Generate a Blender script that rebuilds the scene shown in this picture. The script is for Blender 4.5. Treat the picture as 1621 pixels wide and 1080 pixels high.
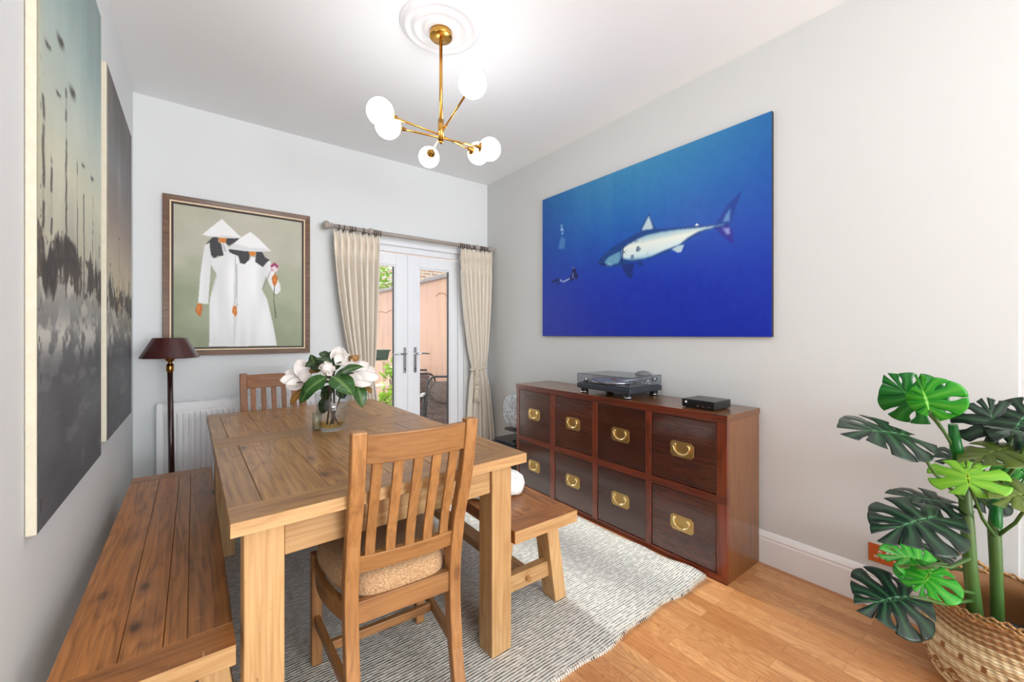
import bpy, bmesh, math, random
import numpy as np
from mathutils import Vector, Matrix, Euler

random.seed(7)
for o in list(bpy.data.objects):
    bpy.data.objects.remove(o, do_unlink=True)
SC = bpy.context.scene
COL = SC.collection
R = math.radians
PI = math.pi

# ---------------------------------------------------------------- camera
EYE = 1.219
FPX = 652.7
YAW = math.atan(498.5 / FPX)
cam = bpy.data.cameras.new('camera')
cam.sensor_width = 36
cam.lens = FPX / 1621 * 36
cam.shift_y = -10 / 1621
cam.clip_start = 0.02
camo = bpy.data.objects.new('camera', cam)
camo.location = (0, 0, EYE)
camo.rotation_euler = (R(90), 0, -YAW)
COL.objects.link(camo)
SC.camera = camo

# ---------------------------------------------------------------- world, sun, area lights, exposure
W = bpy.data.worlds.new('world')
SC.world = W
W.use_nodes = True
wn = W.node_tree.nodes
wl = W.node_tree.links
wn.clear()
wo = wn.new('ShaderNodeOutputWorld')
wb = wn.new('ShaderNodeBackground')
wb.inputs[0].default_value = (0.86, 0.93, 1.0, 1)
wb.inputs[1].default_value = 1.4
wl.new(wb.outputs[0], wo.inputs[0])

def light(name, kind, loc, direction, energy, color=(1, 1, 1), size=None, size_y=None, angle=None):
    l = bpy.data.lights.new(name, kind)
    l.energy = energy
    l.color = color
    if size:
        l.shape = 'RECTANGLE'
        l.size = size
        l.size_y = size_y or size
    if angle:
        l.angle = R(angle)
    o = bpy.data.objects.new(name, l)
    o.location = loc
    o.rotation_euler = Vector(direction).to_track_quat('-Z', 'Z').to_euler()
    COL.objects.link(o)
    return o

light('sun', 'SUN', (0, 8, 6), (0.06, -1.0, -0.60), 3.6, (1.0, 0.97, 0.93), angle=9)
light('rear_window_fill', 'AREA', (1.3, -6.05, 1.3), (-0.04, 1, 0.0), 128, (0.88, 0.95, 1.0), 3.0, 2.3)  # area fill added behind the camera, set in the unseen rear window
light('rear_fill_up', 'AREA', (0.7, -2.4, 1.5), (-0.1, 0.6, 1), 38, (0.90, 0.96, 1.0), 1.2, 0.8)  # added upward fill to brighten the ceiling, no fitting modelled
light('rear_fill_low', 'POINT', (1.2, -3.4, 0.7), (0, 1, 0), 66, (0.88, 0.95, 1.0)).data.shadow_soft_size = 0.4  # added unseen point fill for the low walls and front faces
SC.cycles.transparent_max_bounces = 32
SC.view_settings.view_transform = 'Standard'
SC.view_settings.look = 'None'
SC.view_settings.gamma = 1
SC.view_settings.use_curve_mapping = False
SC.view_settings.exposure = 0.66

# ---------------------------------------------------------------- materials
def lin(c):
    return tuple((v / 255 / 12.92) if v / 255 <= 0.04045 else ((v / 255 + 0.055) / 1.055) ** 2.4 for v in c)

class NT:
    def __init__(s, name):
        s.m = bpy.data.materials.new(name)
        s.m.use_nodes = True
        s.n = s.m.node_tree.nodes
        s.l = s.m.node_tree.links
        s.n.clear()
        s.out = s.n.new('ShaderNodeOutputMaterial')
    def add(s, t, **kw):
        n = s.n.new(t)
        for k, v in kw.items():
            setattr(n, k, v)
        return n
    def val(s, sock, v):
        if isinstance(v, bpy.types.NodeSocket):
            s.l.new(v, sock)
        elif isinstance(v, tuple) and len(v) == 3 and sock.type == 'RGBA':
            sock.default_value = (*v, 1)
        else:
            sock.default_value = v
    def math(s, op, a, b=0.0, c=None, clamp=False):
        n = s.add('ShaderNodeMath', operation=op)
        n.use_clamp = clamp
        s.val(n.inputs[0], a)
        s.val(n.inputs[1], b)
        if c is not None:
            s.val(n.inputs[2], c)
        return n.outputs[0]
    def mix(s, f, a, b, mode='MIX'):
        n = s.add('ShaderNodeMix', data_type='RGBA', blend_type=mode)
        s.val(n.inputs[0], f)
        s.val(n.inputs[6], a)
        s.val(n.inputs[7], b)
        return n.outputs[2]
    def ramp(s, f, stops):
        n = s.add('ShaderNodeMapRange')
        n.clamp = True
        s.val(n.inputs[0], f)
        n.inputs[1].default_value, n.inputs[2].default_value = stops
        return n.outputs[0]
    def attr(s, name):
        return s.add('ShaderNodeAttribute', attribute_name=name)
    def coord(s, which='Object'):
        return s.add('ShaderNodeTexCoord').outputs[which]
    def mapping(s, v, scale=(1, 1, 1), rot=(0, 0, 0), loc=(0, 0, 0)):
        n = s.add('ShaderNodeMapping')
        s.val(n.inputs[0], v)
        n.inputs[1].default_value = loc
        n.inputs[2].default_value = rot
        n.inputs[3].default_value = scale
        return n.outputs[0]
    def noise(s, v, scale=5, detail=3, dist=0.0, rough=0.5):
        n = s.add('ShaderNodeTexNoise')
        s.val(n.inputs['Vector'], v)
        n.inputs['Scale'].default_value = scale
        n.inputs['Detail'].default_value = detail
        n.inputs['Distortion'].default_value = dist
        n.inputs['Roughness'].default_value = rough
        return n.outputs[0]
    def bump(s, h, strength=0.3, dist=0.002):
        n = s.add('ShaderNodeBump')
        n.inputs['Strength'].default_value = strength
        n.inputs['Distance'].default_value = dist
        s.val(n.inputs['Height'], h)
        return n.outputs[0]
    def bsdf(s, color, rough=0.5, metal=0.0, bump=None, coat=0.0, coat_rough=0.1, spec=0.5, trans=0.0, sheen=0.0, emit=None, emit_s=0.0):
        b = s.add('ShaderNodeBsdfPrincipled')
        s.val(b.inputs['Base Color'], color)
        s.val(b.inputs['Roughness'], rough)
        b.inputs['Metallic'].default_value = metal
        b.inputs['Coat Weight'].default_value = coat
        b.inputs['Coat Roughness'].default_value = coat_rough
        b.inputs['Specular IOR Level'].default_value = spec
        b.inputs['Transmission Weight'].default_value = trans
        b.inputs['Sheen Weight'].default_value = sheen
        if emit:
            s.val(b.inputs['Emission Color'], emit)
            b.inputs['Emission Strength'].default_value = emit_s
        if bump is not None:
            s.val(b.inputs['Normal'], bump)
        s.l.new(b.outputs[0], s.out.inputs[0])
        return b

def plain(name, rgb, rough=0.5, metal=0.0, var=0.06, scale=6, bump=0.0, bscale=80, **kw):
    t = NT(name)
    c = lin(rgb)
    v = t.coord('Object')
    n = t.noise(v, scale, 3)
    col = t.mix(n, tuple(x * (1 - var) for x in c), tuple(min(1, x * (1 + var)) for x in c))
    b = t.bump(t.noise(v, bscale, 4), bump, 0.002) if bump else None
    t.bsdf(col, rough, metal, b, **kw)
    return t.m

def wood(name, base, dark, rough=0.42, knots=1.0, coat=0.0, grain=1.0, tint=0.34, scratch=0.0, spec=0.5):
    t = NT(name)
    gc = t.attr('gc').outputs['Vector']
    rnd = t.attr('rnd').outputs['Fac']
    fine = t.noise(t.mapping(gc, (2.0, 60, 60)), 1.6, 5, 0.6)
    broad = t.noise(t.mapping(gc, (0.9, 8, 8)), 1.5, 2, 0.5)
    rings = t.math('FRACT', t.math('MULTIPLY', broad, 8.0))
    rings = t.math('ABSOLUTE', t.math('SUBTRACT', rings, 0.5))
    f = t.math('ADD', t.math('MULTIPLY', t.ramp(fine, (0.38, 0.66)), 0.6 * grain), t.math('MULTIPLY', t.math('POWER', t.math('MULTIPLY', rings, 2.0), 2.0), 0.5 * grain))
    col = t.mix(t.math('MINIMUM', f, 1.0), lin(base), lin(dark))
    big = t.noise(t.mapping(gc, (0.9, 2.5, 2.5)), 1.3, 2)
    col = t.mix(t.math('MULTIPLY', t.ramp(big, (0.42, 0.75)), 0.35), col, lin(dark))
    if knots:
        vo = t.add('ShaderNodeTexVoronoi')
        vo.voronoi_dimensions = '2D'
        sg = t.add('ShaderNodeSeparateXYZ')
        t.val(sg.inputs[0], gc)
        cg = t.add('ShaderNodeCombineXYZ')
        t.val(cg.inputs[0], t.math('MULTIPLY', sg.outputs[0], 4.2))
        t.val(cg.inputs[1], t.math('MULTIPLY', t.math('ADD', sg.outputs[1], sg.outputs[2]), 10.0))
        t.val(vo.inputs['Vector'], cg.outputs[0])
        vo.inputs['Scale'].default_value = 1.0
        sc_ = t.add('ShaderNodeSeparateColor')
        t.val(sc_.inputs[0], vo.outputs['Color'])
        pick = t.ramp(sc_.outputs[0], (0.80, 0.82))
        k = t.math('MULTIPLY', pick, t.ramp(vo.outputs['Distance'], (0.14, 0.07)))
        ring = t.math('MULTIPLY', pick, t.ramp(vo.outputs['Distance'], (0.34, 0.10)))
        kd = tuple(x * 0.32 for x in lin(dark))
        col = t.mix(t.math('MULTIPLY', ring, 0.55 * knots), col, lin(dark))
        col = t.mix(t.math('MULTIPLY', k, 0.8 * knots), col, kd)
        sp = t.noise(t.mapping(gc, (22, 55, 55)), 1.0, 2)
        col = t.mix(t.math('MULTIPLY', t.ramp(sp, (0.74, 0.80)), 0.7), col, kd)
    if scratch:
        sc = t.noise(t.mapping(gc, (30, 4, 4), (0.3, 0.4, 0.5)), 2.0, 3, 2.0)
        col = t.mix(t.math('MULTIPLY', t.ramp(sc, (0.70, 0.76)), scratch), col, lin((222, 190, 140)))
    hsv = t.add('ShaderNodeHueSaturation')
    t.val(hsv.inputs['Value'], t.math('ADD', t.math('MULTIPLY', rnd, tint), 1 - tint * 0.5))
    t.val(hsv.inputs['Color'], col)
    bm = t.bump(fine, 0.25, 0.001)
    t.bsdf(hsv.outputs[0], t.math('ADD', rough, t.math('MULTIPLY', broad, 0.12)), 0, bm, coat=coat, coat_rough=0.12, spec=spec)
    return t.m

def metal(name, rgb, rough=0.3):
    return plain(name, rgb, rough, 1.0, 0.04, 20)

def thin_glass(name, tint=(1, 1, 1), rough=0.0, opacity=0.0, boost=1.0):
    t = NT(name)
    tr = t.add('ShaderNodeBsdfTransparent')
    n = t.noise(t.coord('Object'), 3, 2)
    t.val(tr.inputs[0], t.mix(n, tuple(x * 0.985 for x in tint), tint))
    gl = t.add('ShaderNodeBsdfGlossy')
    gl.inputs['Roughness'].default_value = rough
    lw = t.add('ShaderNodeLayerWeight')
    lw.inputs[0].default_value = 0.5
    fr = t.math('ADD', t.math('MULTIPLY', t.math('POWER', lw.outputs['Facing'], 4.0), 0.55), 0.035)
    mx = t.add('ShaderNodeMixShader')
    t.val(mx.inputs[0], t.math('ADD', t.math('MULTIPLY', fr, boost), opacity, clamp=True))
    t.l.new(tr.outputs[0], mx.inputs[1])
    t.l.new(gl.outputs[0], mx.inputs[2])
    t.l.new(mx.outputs[0], t.out.inputs[0])
    return t.m

def vcol(name, rough=0.6, coat=0.0, bump=0.0, spec=0.5):
    t = NT(name)
    c = t.attr('col').outputs['Color']
    b = t.bump(t.noise(t.coord('Object'), 300, 2), bump, 0.001) if bump else None
    t.bsdf(c, rough, 0, b, coat=coat, coat_rough=0.03, spec=spec)
    return t.m

M = {}
M['wall'] = plain('painted_wall', (226, 228, 228), 0.85, 0, 0.012, 1.5, 0.05, 60)
M['wall_warm'] = plain('painted_wall_greige', (215, 216, 215), 0.85, 0, 0.012, 1.5, 0.05, 60)
M['ceiling'] = plain('ceiling_paint', (246, 248, 249), 0.9, 0, 0.01, 2, 0.04, 50)
M['white_gloss'] = plain('white_gloss_paint', (240, 240, 241), 0.3, 0, 0.01, 3)
M['upvc'] = plain('white_upvc', (240, 242, 246), 0.25, 0, 0.01, 3)
M['plaster'] = plain('white_plaster', (238, 238, 239), 0.8, 0, 0.01, 3)
M['pine_top'] = wood('shaded_pine_top', (176, 128, 68), (114, 70, 32), 0.33, 0.9, 0.22, 0.9, 0.30, 0.4)  # shade on the plank tops put into a darker pine tone
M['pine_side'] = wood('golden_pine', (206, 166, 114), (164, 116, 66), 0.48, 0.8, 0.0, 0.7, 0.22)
M['pine_chair'] = wood('honey_pine', (174, 124, 72), (126, 80, 42), 0.42, 0.6, 0.05, 0.7, 0.22)
M['pine_chair_far'] = wood('chestnut_pine', (158, 104, 62), (112, 68, 38), 0.42, 0.5, 0.05, 0.7, 0.22)
M['pine_bench'] = wood('shaded_pine_bench', (184, 118, 58), (116, 68, 28), 0.34, 1.0, 0.15, 0.9, 0.34, 0.5)  # bench top darkened in colour for its shade, ends stay light
M['mahogany'] = wood('polished_mahogany', (82, 38, 24), (44, 20, 14), 0.2, 0.0, 1.0, 0.8, 0.5)
M['mahogany_red'] = wood('red_mahogany_rail', (128, 52, 24), (66, 22, 12), 0.24, 0.0, 0.8, 0.9, 0.3)
M['mahogany_reflect'] = wood('reflection_tinted_mahogany', (130, 80, 34), (88, 48, 18), 0.3, 0.0, 0.6, 0.6, 0.2)  # golden reflection of daylight put into the wood's base colour
M['brass'] = metal('brushed_brass', (212, 160, 78), 0.24)
M['brass_old'] = metal('antique_brass', (206, 174, 112), 0.33)
M['brass_light'] = metal('polished_brass', (246, 222, 164), 0.22)
M['copper'] = metal('brushed_copper', (190, 112, 72), 0.35)
M['chrome'] = metal('satin_chrome', (190, 192, 196), 0.22)
M['bronze'] = metal('dark_bronze', (86, 66, 54), 0.4)
M['maroon'] = plain('maroon_lacquer', (66, 22, 22), 0.25, 0, 0.08, 4, coat=0.5)
M['maroon_pole'] = plain('oxblood_pole', (48, 18, 18), 0.22, 0, 0.08, 4, coat=0.7)
M['black'] = plain('black_plastic', (22, 23, 26), 0.28, 0, 0.06, 8)
M['black_matt'] = plain('matt_black', (34, 35, 38), 0.55, 0, 0.06, 8)
M['slate'] = plain('slate_blue_plinth', (44, 50, 60), 0.4, 0, 0.06, 8)
M['pole'] = plain('taupe_painted_pole', (168, 158, 150), 0.45, 0, 0.05, 10)
M['globe'] = NT('opal_glass_lit').m
t = NT('opal_glass_glow')
t.bsdf(t.mix(t.noise(t.coord('Object'), 4), (0.95, 0.95, 0.93), (0.9, 0.9, 0.88)), 0.25, emit=(0.93, 0.965, 1.0), emit_s=9.0)
M['globe'] = t.m
M['glass'] = thin_glass('window_glass', (0.97, 0.985, 0.98))
M['vase_glass'] = thin_glass('clear_vase_glass', (0.93, 0.96, 0.95), 0.0, 0.05)
M['lid'] = thin_glass('smoked_acrylic', (0.90, 0.91, 0.93), 0.03, 0.05)
M['water'] = thin_glass('amber_water', (0.93, 0.78, 0.42), 0.0, 0.03)
M['candle'] = plain('cream_wax', (236, 222, 190), 0.5)
M['white_plastic'] = plain('white_plastic', (238, 238, 236), 0.35)
M['outline'] = plain('dark_socket_hole', (30, 18, 14), 0.5)

# fabric: oatmeal burlap
def fabric(name, a, b, scale=260, bump=0.5):
    t = NT(name)
    v = t.coord('Object')
    n = t.noise(t.mapping(v, (1, 1, 1)), scale, 2, 0, 0.7)
    n2 = t.noise(t.mapping(v, (1, 3, 1)), scale * 0.35, 2)
    f = t.ramp(t.math('ADD', t.math('MULTIPLY', n, 0.6), t.math('MULTIPLY', n2, 0.4)), (0.36, 0.64))
    t.bsdf(t.mix(f, lin(a), lin(b)), 0.95, 0, t.bump(f, bump, 0.002), spec=0.15, sheen=0.1)
    return t.m
M['burlap'] = fabric('oatmeal_weave', (150, 104, 66), (226, 192, 150), 420)
M['linen'] = fabric('cream_linen', (232, 219, 202), (246, 238, 226), 400, 0.15)
M['fleece'] = fabric('white_fleece', (225, 222, 216), (250, 249, 246), 60, 0.8)
M['textilene'] = fabric('brown_textilene', (88, 74, 70), (126, 110, 104), 120, 0.2)
M['rope'] = fabric('cream_rope', (214, 198, 176), (240, 230, 212), 150, 0.6)
M['foil'] = fabric('crinkled_silver_white', (120, 124, 130), (245, 246, 248), 45, 1.0)

# rug
t = NT('ribbed_wool_rug')
v = t.coord('Object')
sep = t.add('ShaderNodeSeparateXYZ')
wob = t.noise(v, 3, 2)
t.val(sep.inputs[0], v)
yy = t.math('ADD', t.math('MULTIPLY', sep.outputs[1], 82.0), t.math('MULTIPLY', wob, 0.6))
rib = t.math('ABSOLUTE', t.math('SUBTRACT', t.math('FRACT', yy), 0.5))       # 0 centre .. 0.5 gap
dash = t.noise(t.mapping(v, (34, 82, 1)), 1.0, 3)
dash2 = t.noise(t.mapping(v, (120, 4, 1)), 1.0, 2)
gap = t.ramp(rib, (0.26, 0.44))
dk = t.math('MULTIPLY', gap, t.ramp(dash, (0.36, 0.56)))
col = t.mix(t.math('MULTIPLY', dk, 0.97), lin((222, 220, 213)), lin((42, 42, 44)))
col = t.mix(t.math('MULTIPLY', t.ramp(dash2, (0.56, 0.68)), 0.22), col, lin((110, 110, 108)))
t.bsdf(col, 0.95, 0, t.bump(t.math('SUBTRACT', 0.5, rib), 0.8, 0.004), spec=0.1)
M['rug'] = t.m

# laminate strip floor, strips run along +Y
t = NT('oak_strip_floor')
v = t.coord('Object')
vm = t.mapping(v, (1, 1, 1), (0, 0, R(90)))
br = t.add('ShaderNodeTexBrick')
br.offset = 0.37
br.offset_frequency = 2
t.val(br.inputs['Vector'], vm)
br.inputs['Color1'].default_value = (0, 0, 0, 1)
br.inputs['Color2'].default_value = (1, 1, 1, 1)
br.inputs['Mortar'].default_value = (0.3, 0.3, 0.3, 1)
br.inputs['Scale'].default_value = 1.0
br.inputs['Mortar Size'].default_value = 0.0006
br.inputs['Brick Width'].default_value = 0.46
br.inputs['Row Height'].default_value = 0.064
g = t.noise(t.mapping(v, (60, 3.0, 1)), 1.4, 5, 0.8)
g2 = t.noise(t.mapping(v, (9, 1.1, 1)), 2.0, 3, 1.5)
rings = t.math('ABSOLUTE', t.math('SUBTRACT', t.math('FRACT', t.math('MULTIPLY', g2, 9)), 0.5))
seprow = t.math('ADD', t.math('MULTIPLY', br.outputs['Color'], 0.75), t.math('MULTIPLY', g, 0.35))
col = t.mix(seprow, lin((186, 120, 66)), lin((232, 176, 120)))
col = t.mix(t.math('MULTIPLY', rings, 0.95), col, lin((160, 94, 48)))
col = t.mix(t.math('MULTIPLY', br.outputs['Fac'], 0.8), col, lin((120, 72, 40)))
t.bsdf(col, 0.34, 0, t.bump(g, 0.05, 0.001), coat=0.15, coat_rough=0.25)
M['floor'] = t.m

# outside
t = NT('pink_render')
v = t.coord('Object')
n = t.noise(v, 1.2, 5)
st = t.noise(t.mapping(v, (1, 6, 0.7)), 1.5, 4)
col = t.mix(n, lin((214, 174, 152)), lin((198, 154, 132)))
col = t.mix(t.math('MULTIPLY', t.ramp(st, (0.52, 0.72)), 0.5), col, lin((172, 130, 110)))
t.bsdf(col, 0.9, 0, t.bump(t.noise(v, 30, 4), 0.3, 0.01))
M['render_pink'] = t.m
t = NT('brickwork')
br = t.add('ShaderNodeTexBrick')
t.val(br.inputs['Vector'], t.mapping(t.coord('Object'), (1, 1, 1), (R(90), 0, 0)))
br.inputs['Color1'].default_value = (*lin((200, 168, 140)), 1)
br.inputs['Color2'].default_value = (*lin((178, 138, 108)), 1)
br.inputs['Mortar'].default_value = (*lin((215, 205, 190)), 1)
br.inputs['Scale'].default_value = 1
br.inputs['Brick Width'].default_value = 0.22
br.inputs['Row Height'].default_value = 0.075
br.inputs['Mortar Size'].default_value = 0.01
t.bsdf(br.outputs[0], 0.9)
M['brick'] = t.m
M['coping'] = plain('grey_coping', (150, 138, 134), 0.9, 0, 0.2, 5, 0.4, 20)
M['paving'] = plain('paving', (178, 170, 160), 0.9, 0, 0.15, 3, 0.3, 20)
M['foliage'] = plain('lime_foliage', (150, 186, 60), 0.6, 0, 0.3, 8)
M['foliage_dark'] = plain('shrub_green', (96, 130, 50), 0.6, 0, 0.3, 8)
M['green_plastic'] = plain('dark_green_plastic', (38, 60, 48), 0.5)
M['soil'] = plain('potting_soil', (44, 34, 28), 0.95, 0, 0.3, 60, 0.6, 120)
M['slab_wood'] = plain('pale_timber', (220, 196, 172), 0.7, 0, 0.1, 12)
M['dark_frame'] = plain('dark_tube', (52, 52, 58), 0.35)
M['grey_plastic'] = plain('light_grey_plastic', (190, 190, 192), 0.4)

def leafmat(name, base, vein, rough=0.32, trans=0.15, back=None):
    t = NT(name)
    vn = t.attr('vn').outputs['Fac']
    v = t.coord('Object')
    n = t.noise(v, 14, 3)
    b = lin(base)
    c = t.mix(n, tuple(x * 0.72 for x in b), tuple(min(1, x * 1.25) for x in b))
    c = t.mix(t.math('MULTIPLY', vn, 0.8), c, lin(vein))
    if back:
        ge = t.add('ShaderNodeNewGeometry')
        c = t.mix(ge.outputs['Backfacing'], c, lin(back))
    bs = t.bsdf(c, rough, 0, t.bump(vn, 0.25, 0.002), coat=0.0, spec=0.32)
    return t.m
M['mon_dark'] = leafmat('monstera_dark_leaf', (15, 34, 25), (84, 140, 92), 0.3)
M['mon_mid'] = leafmat('monstera_mid_leaf', (14, 96, 30), (96, 190, 90), 0.3)
M['mon_bright'] = leafmat('monstera_bright_leaf', (40, 142, 34), (150, 214, 80), 0.35)
M['mon_lime'] = leafmat('monstera_lime_leaf', (108, 168, 44), (180, 220, 60), 0.4)
M['mon_olive'] = leafmat('monstera_olive_leaf', (84, 100, 40), (130, 146, 60), 0.4)
M['mon_stem'] = plain('monstera_stem', (70, 104, 46), 0.4, 0, 0.25, 9)
M['mag_leaf'] = leafmat('magnolia_leaf', (50, 88, 40), (122, 154, 88), 0.2, back=(136, 120, 60))
M['mag_dark'] = leafmat('magnolia_dark_leaf', (44, 66, 38), (104, 120, 70), 0.28, back=(110, 84, 44))
M['mag_brown'] = leafmat('magnolia_rust_leaf', (140, 98, 46), (176, 140, 80), 0.4)
M['petal'] = plain('white_petal', (236, 228, 222), 0.55, 0, 0.03, 20)
M['twig'] = plain('brown_twig', (78, 58, 46), 0.7, 0, 0.2, 30)

# ---------------------------------------------------------------- mesh helpers
def frame(axis_x, normal):
    x = Vector(axis_x).normalized()
    n = Vector(normal)
    n = (n - x * n.dot(x)).normalized()
    y = n.cross(x).normalized()
    return x, y, n

class MB:
    """collects shapes, links them as ONE mesh object"""
    def __init__(s):
        s.v, s.f, s.gc, s.rn, s.sm, s.mi, s.vn, s.col = [], [], [], [], [], [], [], []
        s.m = 0
    def verts(s, pts, gc=None, rnd=None, vn=None, col=None):
        i0 = len(s.v)
        r = random.random() if rnd is None else rnd
        off = (r * 7.3, r * 3.1, r * 5.7)
        for k, p in enumerate(pts):
            s.v.append(tuple(p))
            g = gc[k] if gc else p
            s.gc.append((g[0] + off[0], g[1] + off[1], g[2] + off[2]))
            s.rn.append(r)
            s.vn.append(vn[k] if vn else 0.0)
            s.col.append(col[k] if col else (1, 1, 1))
        return i0
    def face(s, idx, smooth=False):
        s.f.append(tuple(idx))
        s.sm.append(smooth)
        s.mi.append(s.m)
    def hexa(s, lo, hi, grain=2, rnd=None):
        """lo, hi: 4 corner points each (bottom / top loop, same winding)"""
        o = Vector(lo[0])
        pts = [Vector(p) for p in lo] + [Vector(p) for p in hi]
        ex = (pts[1] - pts[0]).normalized()
        ey = (pts[3] - pts[0]).normalized()
        ez = (pts[4] - pts[0]).normalized()
        ax = [ex, ey, ez]
        a = ax[grain]
        b, c = [ax[i] for i in range(3) if i != grain]
        gc = [((p - o).dot(a), (p - o).dot(b), (p - o).dot(c)) for p in pts]
        i = s.verts(pts, gc, rnd)
        for q in ((3, 2, 1, 0), (4, 5, 6, 7), (0, 1, 5, 4), (1, 2, 6, 5), (2, 3, 7, 6), (3, 0, 4, 7)):
            s.face([i + k for k in q])
    def box(s, x0, x1, y0, y1, z0, z1, grain=2, rnd=None):
        lo = [(x0, y0, z0), (x1, y0, z0), (x1, y1, z0), (x0, y1, z0)]
        hi = [(x0, y0, z1), (x1, y0, z1), (x1, y1, z1), (x0, y1, z1)]
        s.hexa(lo, hi, grain, rnd)
    def leg(s, p0, p1, wx, wy, wx1=None, wy1=None, grain=2, rnd=None):
        """post from p0 to p1, horizontal cuts"""
        wx1 = wx if wx1 is None else wx1
        wy1 = wy if wy1 is None else wy1
        def loop(p, a, b):
            return [(p[0] - a / 2, p[1] - b / 2, p[2]), (p[0] + a / 2, p[1] - b / 2, p[2]), (p[0] + a / 2, p[1] + b / 2, p[2]), (p[0] - a / 2, p[1] + b / 2, p[2])]
        s.hexa(loop(p0, wx, wy), loop(p1, wx1, wy1), grain, rnd)
    def strip(s, loops, caps=True, smooth=False, rnd=None, closed=True, gcs=None, vn=None):
        """skin consecutive loops of equal length"""
        n = len(loops[0])
        pts = [p for l in loops for p in l]
        if gcs is None:
            gcs = []
            acc = 0.0
            prev = None
            for l in loops:
                c = sum((Vector(p) for p in l), Vector()) / n
                if prev is not None:
                    acc += (c - prev).length
                prev = c
                per = 0.0
                for k, p in enumerate(l):
                    gcs.append((acc, (Vector(p) - c)[0], (Vector(p) - c)[1] + (Vector(p) - c)[2]))
        i = s.verts(pts, gcs, rnd, vn)
        for a in range(len(loops) - 1):
            for k in range(n if closed else n - 1):
                k2 = (k + 1) % n
                s.face((i + a * n + k, i + a * n + k2, i + (a + 1) * n + k2, i + (a + 1) * n + k), smooth)
        if caps and closed:
            s.face([i + k for k in reversed(range(n))])
            e = i + (len(loops) - 1) * n
            s.face([e + k for k in range(n)])
    def tube(s, path, r, n=10, smooth=True, caps=True, rnd=None):
        path = [Vector(p) for p in path]
        rs = r if isinstance(r, (list, tuple)) else [r] * len(path)
        loops = []
        up = None
        for k, p in enumerate(path):
            if k == 0:
                d = path[1] - p
            elif k == len(path) - 1:
                d = p - path[k - 1]
            else:
                d = path[k + 1] - path[k - 1]
            d.normalize()
            if up is None:
                up = Vector((0, 0, 1)) if abs(d.z) < 0.9 else Vector((1, 0, 0))
            a = d.cross(up).normalized()
            b = a.cross(d).normalized()
            up = b
            loops.append([p + (a * math.cos(t) + b * math.sin(t)) * rs[k] for t in [2 * PI * q / n for q in range(n)]])
        s.strip(loops, caps, smooth, rnd)
    def lathe(s, prof, n=32, c=(0, 0, 0), axis='z', smooth=True, caps=False, rnd=None, sy=1.0):
        """prof: list of (r, h)"""
        loops = []
        for r, h in prof:
            l = []
            for q in range(n):
                t = 2 * PI * q / n
                a, b = r * math.cos(t), r * math.sin(t) * sy
                p = (a, b, h) if axis == 'z' else ((h, a, b) if axis == 'x' else (b, h, a))
                l.append((p[0] + c[0], p[1] + c[1], p[2] + c[2]))
            loops.append(l)
        s.strip(loops, caps, smooth, rnd)
    def sphere(s, c, r, n=24, m=14, sz=1.0):
        prof = [(max(1e-4, r * math.sin(PI * k / m)), -r * sz * math.cos(PI * k / m)) for k in range(m + 1)]
        s.lathe(prof, n, c, 'z', True, False)
    def torus(s, c, R1, r, axis='x', n=20, m=8):
        c = Vector(c)
        loops = []
        for q in range(n + 1):
            t = 2 * PI * q / n
            l = []
            for k in range(m):
                u = 2 * PI * k / m
                rr = R1 + r * math.cos(u)
                a, b, h = rr * math.cos(t), rr * math.sin(t), r * math.sin(u)
                p = (h, a, b) if axis == 'x' else ((a, h, b) if axis == 'y' else (a, b, h))
                l.append(c + Vector(p))
            loops.append(l)
        s.strip(loops, False, True)
    def prism(s, poly, axis, h0, h1, rnd=None, smooth=False):
        """poly of 2D points extruded along axis"""
        def P(a, b, h):
            return (h, a, b) if axis == 'x' else ((a, h, b) if axis == 'y' else (a, b, h))
        s.strip([[P(a, b, h0) for a, b in poly], [P(a, b, h1) for a, b in poly]], True, smooth, rnd)
    def build(s, name, mat, parent=None, bevel=0.0, seg=2, loc=None, solid=0.0, merge=0.0, sub=0):
        me = bpy.data.meshes.new(name)
        me.from_pydata(s.v, [], s.f)
        mats = mat if isinstance(mat, (list, tuple)) else [mat]
        for m in mats:
            me.materials.append(m)
        me.polygons.foreach_set('use_smooth', s.sm)
        me.polygons.foreach_set('material_index', s.mi)
        a = me.attributes.new('gc', 'FLOAT_VECTOR', 'POINT')
        a.data.foreach_set('vector', [c for g in s.gc for c in g])
        a = me.attributes.new('rnd', 'FLOAT', 'POINT')
        a.data.foreach_set('value', s.rn)
        if any(s.vn):
            a = me.attributes.new('vn', 'FLOAT', 'POINT')
            a.data.foreach_set('value', s.vn)
        if any(c != (1, 1, 1) for c in s.col):
            a = me.attributes.new('col', 'FLOAT_COLOR', 'POINT')
            a.data.foreach_set('color', [x for c in s.col for x in (*c, 1)])
        me.update()
        bm = bmesh.new()
        bm.from_mesh(me)
        if merge:
            bmesh.ops.remove_doubles(bm, verts=bm.verts, dist=merge)
        if not solid:
            bmesh.ops.recalc_face_normals(bm, faces=bm.faces)
        bm.to_mesh(me)
        bm.free()
        o = bpy.data.objects.new(name, me)
        COL.objects.link(o)
        if parent:
            o.parent = parent
        if loc:
            o.location = loc
        if bevel:
            b = o.modifiers.new('bevel', 'BEVEL')
            b.width = bevel
            b.segments = seg
            b.limit_method = 'ANGLE'
            b.angle_limit = R(40)
        if solid:
            b = o.modifiers.new('solid', 'SOLIDIFY')
            b.thickness = solid
            b.offset = 0
        if sub:
            b = o.modifiers.new('sub', 'SUBSURF')
            b.levels = b.render_levels = sub
        return o

def tag(o, label=None, cat=None, group=None, kind=None):
    if label: o['label'] = label
    if cat: o['category'] = cat
    if group: o['group'] = group
    if kind: o['kind'] = kind
    return o

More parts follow.
